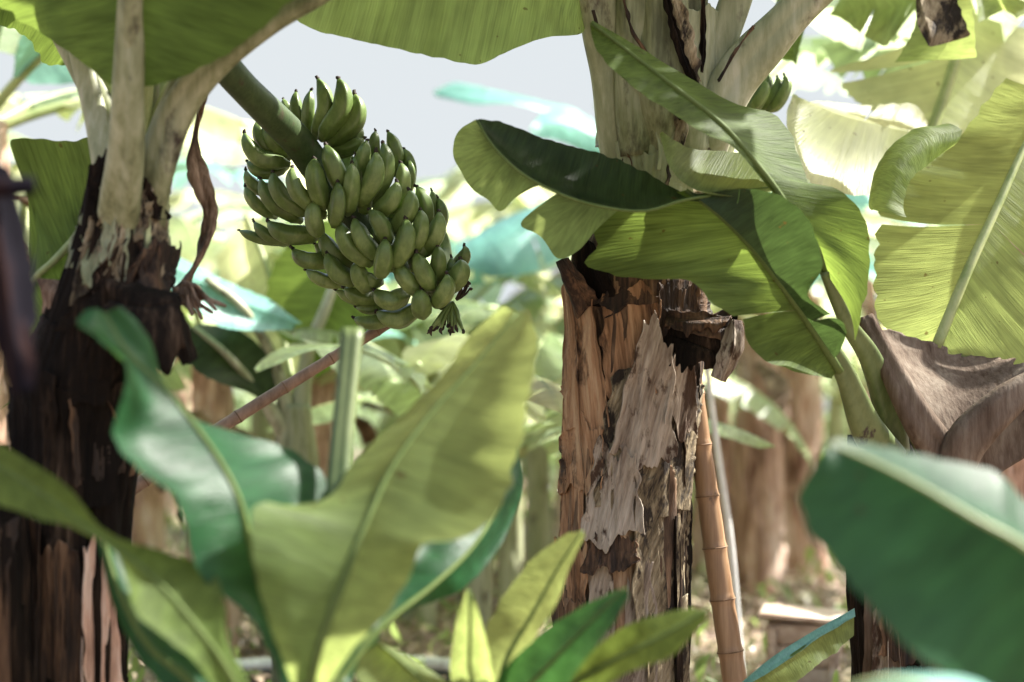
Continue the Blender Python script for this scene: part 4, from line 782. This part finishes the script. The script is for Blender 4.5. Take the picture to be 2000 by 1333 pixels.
pb('leaf', f4, M['leaf_teal'], [(1622, 868, 1.5), (1700, 900, 1.48), (1790, 945, 1.46), (1900, 1010, 1.44), (2020, 1080, 1.43), (2180, 1220, 1.44), (2320, 1420, 1.5)],
   L=[(1612, 880, 1.5), (1560, 985, 1.46), (1640, 1110, 1.42), (1750, 1235, 1.38), (1850, 1320, 1.36), (1980, 1450, 1.36), (2280, 1560, 1.45)],
   R=[(1630, 864, 1.52), (1720, 872, 1.58), (1850, 890, 1.64), (1950, 915, 1.66), (2020, 980, 1.66), (2200, 1150, 1.6), (2340, 1400, 1.52)], rib=(0.002, 0.007), bulge=0.09, rip=0.016, seed=71, nu=16, rmat=M['rib'])
pb('leaf', f4, M['leaf_blue'], [(1640, 1345, 1.3), (1750, 1330, 1.3), (1900, 1370, 1.32), (2100, 1450, 1.4), (2320, 1500, 1.5)],
   L=[(1640, 1370, 1.28), (1750, 1420, 1.26), (1900, 1460, 1.28), (2100, 1520, 1.36), (2320, 1560, 1.48)], R=[(1660, 1330, 1.34), (1760, 1312, 1.36), (1900, 1330, 1.38), (2100, 1400, 1.44), (2320, 1480, 1.52)], rib=(0.003, 0.01), seed=72)
ZO = 0.0
f5 = thing('banana_leaf', 'bent green leaf with bluish folded edge lying low beside the bamboo foot', 'leaf', P(1560, 1300, 3.4))
pb('blade', f5, M['leaf_thin'], [(1420, 1360, 3.35), (1500, 1292, 3.38), (1580, 1240, 3.42), (1668, 1190, 3.45)], None, [(1440, 1380, 3.3), (1540, 1345, 3.3), (1620, 1285, 3.35), (1668, 1240, 3.4)], bulge=0.06, seed=73)
pb('folded_edge', f5, M['leaf_blue'], [(1420, 1358, 3.34), (1500, 1290, 3.37), (1580, 1238, 3.41), (1669, 1188, 3.44)], None, [(1420, 1364, 3.32), (1502, 1312, 3.34), (1582, 1256, 3.38), (1670, 1202, 3.42)], bulge=0.1, seed=74)
# dead blurred leaf at the far left, very near
ZO = 0.35
dl = thing('dead_banana_leaf', 'blurred black brown dead leaf dangling at the left edge', 'dead leaf', P(10, 340, 1.6))
flap(dl, 'blade', M['dead_dark'], [(-30, 300, 1.6), (-12, 420, 1.6), (10, 560, 1.6), (30, 680, 1.6), (42, 765, 1.6)], [(-90, 300, 1.68), (-90, 420, 1.68), (-60, 560, 1.66), (-10, 690, 1.64), (30, 775, 1.61)], [(10, 330, 1.64), (42, 440, 1.67), (74, 540, 1.67), (76, 660, 1.66), (60, 765, 1.61)], 81)
tube('stalk', dl, M['dead_dark'], [P(-60, 380, 1.6), P(0, 368, 1.6), (P(66, 362, 1.62))], [0.013, 0.014, 0.014], 12, 10)
ZO = 0.0
et = Trunk([(-30, 860, 2.8, 60), (-30, 960, 2.8, 100), (-25, 1100, 2.8, 130), (-22, 1333, 2.8, 140), (-22, 1900, 2.8, 170)])
ep = thing('banana_plant', 'dark shaggy trunk cut off by the lower left corner of the photo', 'banana plant', Vector((et.c[-1].x, et.c[-1].y, 0)))
trunk_mesh('trunk', ep, M['bark_dark'], et, -0.02, P(0, 870, 2.8).z, seed=19, amp=0.014, seg=70, rows=110)
flake(ep, M['bark_brown'], et, -40, 38, 1020, 1400, 2.75, (0.01, 0.012, 0.02), 0.05, 0, (1, .7), 90)

# ================================================================ MID BACKGROUND PLANT behind the bunch
mp = thing('banana_plant', 'blurred young banana plant behind the bunch with spreading pale stalks and a dark drooping leaf', 'banana plant', Vector((P(575, 800, 5.2).x, 5.2, 0)))
MT = Trunk([(575, 780, 5.2, 60), (580, 900, 5.2, 80), (585, 1400, 5.2, 110)])
trunk_mesh('trunk', mp, M['petiole'], MT, -0.02, P(0, 790, 5.2).z, seed=21, amp=0.006, seg=50, rows=50)
for pts in [[(570, 860, 5.2, 50), (540, 720, 5.15, 26), (480, 610, 5.05, 20), (400, 545, 5.0, 14)], [(570, 860, 5.2, 50), (500, 760, 5.1, 22), (440, 690, 5.0, 16), (380, 640, 5.0, 10)], [(580, 860, 5.2, 50), (600, 700, 5.2, 30), (640, 590, 5.2, 22), (680, 480, 5.3, 16)]]:
    ptube('petiole', mp, M['petiole_clean'], pts, 24, 10)
pb('leaf', mp, M['leaf_blue'], [(300, 500, 5.0), (380, 545, 5.0), (470, 590, 5.05), (580, 632, 5.1)], L=[(300, 540, 4.9), (370, 590, 4.9), (450, 640, 4.95), (570, 645, 5.1)], R=[(320, 480, 5.2), (400, 520, 5.2), (500, 570, 5.2), (590, 630, 5.15)], seed=91, bulge=0.15)
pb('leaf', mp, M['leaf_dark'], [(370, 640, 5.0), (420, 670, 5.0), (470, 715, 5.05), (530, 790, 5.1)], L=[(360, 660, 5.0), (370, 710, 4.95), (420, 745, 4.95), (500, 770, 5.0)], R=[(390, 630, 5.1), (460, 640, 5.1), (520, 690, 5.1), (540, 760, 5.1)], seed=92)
pb('leaf', mp, M['leaf'], [(700, 420, 5.3), (660, 540, 5.25), (625, 640, 5.2), (600, 720, 5.2)], L=[(600, 430, 5.4), (530, 520, 5.35), (520, 620, 5.3), (590, 700, 5.2)], R=[(740, 470, 5.3), (740, 580, 5.25), (700, 680, 5.2), (620, 740, 5.2)], seed=93, rib=(0.01, 0.015))
pb('leaf', mp, M['leaf_pale'], [(480, 420, 5.6), (520, 520, 5.5), (550, 640, 5.4), (570, 740, 5.3)], L=[(420, 500, 5.6), (440, 600, 5.5), (500, 680, 5.4), (560, 740, 5.3)], R=[(560, 440, 5.6), (600, 540, 5.5), (600, 660, 5.4), (580, 740, 5.3)], seed=94, rib=(0.01, 0.012))

# tall plant hidden by the flaking trunk: teal leaf tips in the white gap
tp_ = thing('banana_plant', 'blurred plant hidden by the flaking trunk, teal leaves reaching left into the sky', 'banana plant', Vector((P(1225, 300, 7.5).x, P(1225, 300, 7.5).y, 0)))
TT = Trunk([(1225, 270, 7.5, 70), (1225, 600, 7.5, 90), (1225, 1230, 7.5, 120)])
trunk_mesh('trunk', tp_, M['bark_far'], TT, -0.02, P(0, 280, 7.5).z, seed=31, amp=0.012, seg=40, rows=50)
pb('leaf', tp_, M['leaf_blue'], [(1225, 300, 7.5), (1120, 225, 7.4), (1000, 195, 7.3), (920, 182, 7.3), (846, 182, 7.3)], L=[(1215, 310, 7.4), (1110, 240, 7.3), (1000, 206, 7.2), (920, 206, 7.2), (852, 188, 7.3)], R=[(1225, 290, 7.6), (1120, 215, 7.5), (1000, 186, 7.4), (900, 164, 7.4), (850, 176, 7.3)], sr=[(0.75, 0.02)], seed=95, bulge=0.1)
pb('leaf', tp_, M['leaf_blue'], [(1225, 310, 7.5), (1150, 260, 7.2), (1090, 240, 7.0), (1035, 262, 6.9)], L=[(1215, 330, 7.5), (1140, 300, 7.2), (1090, 275, 7.0), (1040, 270, 6.9)], R=[(1225, 290, 7.5), (1130, 230, 7.3), (1070, 218, 7.1), (1036, 250, 6.9)], seed=96, bulge=0.1)
pb('leaf', tp_, M['leaf_blue'], [(1220, 330, 7.5), (1110, 420, 7.0), (1000, 460, 6.8), (900, 520, 6.7)], L=[(1210, 360, 7.4), (1110, 500, 6.9), (1000, 545, 6.7), (915, 560, 6.7)], R=[(1220, 310, 7.6), (1090, 390, 7.2), (980, 430, 7.0), (890, 490, 6.8)], sl=[(0.3, 0.03), (0.5, 0.03), (0.7, 0.03)], seed=97, bulge=0.1)
for k_, (az, el, ln, wd, dr) in enumerate([(1.2, 1.0, 1.7, 0.5, 1.6), (2.2, 0.9, 1.6, 0.5, 1.6), (0.2, 1.0, 1.7, 0.5, 1.5)]):
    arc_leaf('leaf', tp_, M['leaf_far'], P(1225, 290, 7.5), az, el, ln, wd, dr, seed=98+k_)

# ================================================================ BACKGROUND PLANTS: three kinds, copied
def make_bg(kind, seed):
    rnd = random.Random(seed); g = ['row of banana plants beyond the bunch'][0]
    root = thing('banana_plant', '', 'banana plant', Vector((0, 0, 0)), g)
    H = (1.6, 2.0, 1.1)[kind]
    c = [Vector((0.04*math.sin(z*2), 0, z)) for z in (0, H*.25, H*.5, H*.75, H)]
    r = [0.15, 0.135, 0.12, 0.11, 0.08]
    T = Trunk.__new__(Trunk); T.c = c[::-1]; T.r = r[::-1]
    if kind == 2: T.r = [q*0.5 for q in T.r]
    trunk_mesh('trunk', root, M['bark_far'] if kind < 2 else M['petiole_clean'], T, -0.02, H, seed=seed, amp=0.018 if kind < 2 else 0.006, seg=48, rows=70)
    nl = (8, 9, 7)[kind]
    for i in range(nl):
        az = i*2.4+rnd.uniform(-.3, .3); mt = rnd.choice(['leaf_far', 'leaf_far', 'leaf_pale', 'leaf_blue'])
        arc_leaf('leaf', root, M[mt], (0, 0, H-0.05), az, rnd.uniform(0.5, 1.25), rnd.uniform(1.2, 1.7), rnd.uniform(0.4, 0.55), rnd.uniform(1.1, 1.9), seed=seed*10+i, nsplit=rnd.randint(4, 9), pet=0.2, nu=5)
    for i in range((3, 3, 0)[kind]):                # withered leaves along the trunk
        az = rnd.uniform(0, 6.28)
        arc_leaf('withered_leaf', root, M['dead_fibre'], (0.1*math.sin(az), 0.1*math.cos(az), H*rnd.uniform(.6, .9)), az, 0.1, rnd.uniform(0.6, 0.9), 0.14, 1.9, seed=seed*17+i, nsplit=3, pet=0.1, nu=4, rmat=M['dead_fibre'], ribr=0.012)
    return root
protos = [make_bg(0, 3), make_bg(1, 4), make_bg(2, 5)]
def kids(o): return [c for c in bpy.data.objects if c.parent == o]
tree = {p.name: [(c, kids(c)) for c in kids(p)] for p in protos}
used = set()
def place(k, px, d, rz, sc, label, grp='row of banana plants beyond the bunch'):
    p = protos[k]; x = (px-1000)/F*d
    if k not in used: used.add(k); r = p
    else:
        r = p.copy(); C.objects.link(r)
        for c, gs in tree[p.name]:
            cc = c.copy(); C.objects.link(cc); cc.parent = r
            for g in gs: gg = g.copy(); C.objects.link(gg); gg.parent = cc
    r.location = (x, d, ground_z(x, d)); r.rotation_euler = (0, 0, rz); r.scale = (sc, sc, sc)
    r['label'] = label; r['group'] = grp
BGP = [
 (0, 1468, 8.4, 0.4, 1.1, 'red brown blurred banana trunk just right of the bamboo, streaked with sun'),
 (1, 1570, 9.0, 2.0, 1.05, 'second blurred brown trunk right behind the sun streaked one'),
 (0, 410, 6.4, 1.0, 0.85, 'blurred orange brown banana trunk between the left trunk and the diagonal cane'),
 (0, 640, 6.6, 3.0, 0.9, 'blurred brown banana trunk right under the hanging bunch'),
 (1, 270, 8.5, 0.5, 1.0, 'blurred banana plant seen past the right side of the black trunk'),
 (2, 940, 9.0, 2.2, 1.0, 'low blurred banana plant filling the gap right of the bunch'),
 (2, 1060, 7.8, 4.0, 1.05, 'small blurred banana plant just left of the flaking trunk'),
 (0, 10, 7.0, 1.7, 1.1, 'blurred pale banana plant at the left edge behind the hanging leaf'),
 (1, 130, 10.0, 4.4, 1.1, 'far blurred banana plant between left edge and black trunk'),
 (0, 1390, 9.5, 5.0, 0.95, 'pale far trunk glimpsed between the flaking trunk and bamboo'),
 (0, 1935, 6.2, 2.5, 1.05, 'blurred sunlit banana trunk under the withered grey leaf at right'),
 (1, 1690, 12.0, 0.9, 1.1, 'far bright banana plant behind the upper right leaves'),
 (1, 2330, 8.2, 3.4, 1.1, 'bright banana plant cut by the right edge'),
 (2, 760, 11.5, 5.2, 1.15, 'distant small banana plant behind the lower bunch'),
 (0, 560, 12.5, 1.2, 0.95, 'distant banana plant left of the diagonal cane'),
 (2, 1180, 12.0, 0.2, 1.2, 'distant banana plant hidden mostly by the flaking trunk'),
 (0, 880, 15.0, 2.7, 1.0, 'very distant banana plant in the bright gap at centre'),
 (1, 1020, 17.0, 3.7, 0.95, 'most distant banana plant beyond the gap at centre'),
 (1, 350, 15.0, 4.7, 0.95, 'very distant banana plant beyond the left trunk'),
 (1, 1500, 13.0, 1.9, 1.1, 'distant tall banana plant beyond the two blurred trunks'),
 (0, 1750, 14.0, 3.1, 1.1, 'distant banana plant beyond the young right plant'),
 (2, 820, 7.2, 1.3, 1.15, 'leafy low blurred plant directly behind the near light green leaf'),
 (2, 1010, 6.2, 2.9, 0.85, 'lowest blurred young plant close to the left edge of the flaking trunk'),
 (2, 500, 8.6, 0.7, 1.2, 'leafy blurred plant behind the diagonal cane'),
 (2, 1640, 10.5, 3.5, 1.1, 'leafy blurred plant right of the two blurred trunks'),
 (2, 1350, 11.5, 2.1, 1.2, 'leafy distant plant in the slot right of the flaking trunk'),
 (2, 200, 12.0, 2.6, 1.2, 'leafy distant plant low behind the black trunk'),
 (1, -60, 5.4, 2.2, 1.1, 'pale leafed blurred banana plant filling the upper left corner'),
 (1, 1140, 9.6, 4.1, 1.2, 'distant tall pale plant low in the white gap left of the flaking trunk'),
 (1, 800, 12.5, 2.0, 1.15, 'distant tall banana plant straight behind the bunch'),
 (2, 930, 5.4, 5.1, 0.8, 'small blurred sucker between the near light green leaf and the flaking trunk'),
 (0, 90, 16.0, 0.3, 1.1, 'most distant banana plant at far left'),
 (1, 1960, 16.0, 5.5, 1.1, 'most distant banana plant at far right'),
]
for a in BGP: place(*a)

# far-off mass of banana foliage closing the view
rnd = random.Random(77); V, Fc, UV = [], [], []
for i in range(1500):
    y = rnd.uniform(19, 32); x = rnd.uniform(-0.45, 0.45)*y*1.2; z = rnd.uniform(0.1, 2.6)
    a = rnd.uniform(0, 6.28); e = rnd.uniform(-1.0, 0.9); ln = rnd.uniform(0.7, 1.6); wd = rnd.uniform(0.12, 0.25)
    p = Vector((x, y, z)); b = len(V)
    sd = Vector((math.cos(a), -math.sin(a), 0)); tw = rnd.uniform(-0.6, 0.6)
    for k in range(7):
        f = k/6; ee = e-1.2*f; d = Vector((math.sin(a)*math.cos(ee), math.cos(a)*math.cos(ee), math.sin(ee)))
        if k: p = p+d*ln/6
        nn = sd.cross(d).normalized(); w_ = wd*math.sin(math.pi*(0.1+0.85*f))
        for sg in (-1, 0, 1):
            V.append(p+sd*sg*w_+nn*(-abs(sg)*w_*0.5+sg*tw*w_)); UV.append((sg, f*ln))
    for k in range(6):
        for j in range(2):
            q = b+k*3+j; Fc.append((q, q+1, q+4, q+3))
tag(link('distant_foliage', V, Fc, M['leaf_far'], None, UV), 'far mass of blurred banana foliage closing the view', 'foliage', kind='stuff')

# glossy undergrowth between the far plants
rnd = random.Random(78); V, Fc, UV = [], [], []
for i in range(4500):
    y = rnd.uniform(9.5, 17); x = rnd.uniform(-0.42, 0.42)*y; z = 1.25*rnd.random()**1.4*(0.55+0.9*abs(noise.noise(Vector((x*0.7, y*0.7, 9)))))+0.05
    a = rnd.uniform(0, 6.28); e = rnd.uniform(-0.9, 0.9); ln = rnd.uniform(0.06, 0.2); wd = ln*rnd.uniform(0.14, 0.3)
    p = Vector((x, y, z)); b = len(V); sd = Vector((math.cos(a), -math.sin(a), 0))
    for k in range(4):
        f = k/3; ee = e-0.9*f; d = Vector((math.sin(a)*math.cos(ee), math.cos(a)*math.cos(ee), math.sin(ee)))
        if k: p = p+d*ln/3
        nn = sd.cross(d).normalized(); w_ = wd*math.sin(math.pi*(0.15+0.8*f))
        for sg in (-1, 0, 1): V.append(p+sd*sg*w_-nn*abs(sg)*w_*0.4); UV.append((sg, f*ln))
    for k in range(3):
        for j in range(2):
            q = b+k*3+j; Fc.append((q, q+1, q+4, q+3))
M['under'] = leaf_mat('glossy_undergrowth', (0.06, 0.11, 0.03), (0.25, 0.36, 0.09), rough=0.16, spec=1.0, brown=0.1, tmix=0.4)
tag(link('undergrowth', V, Fc, M['under'], None, UV), 'glossy low undergrowth glinting between the far banana plants', 'undergrowth', kind='stuff')
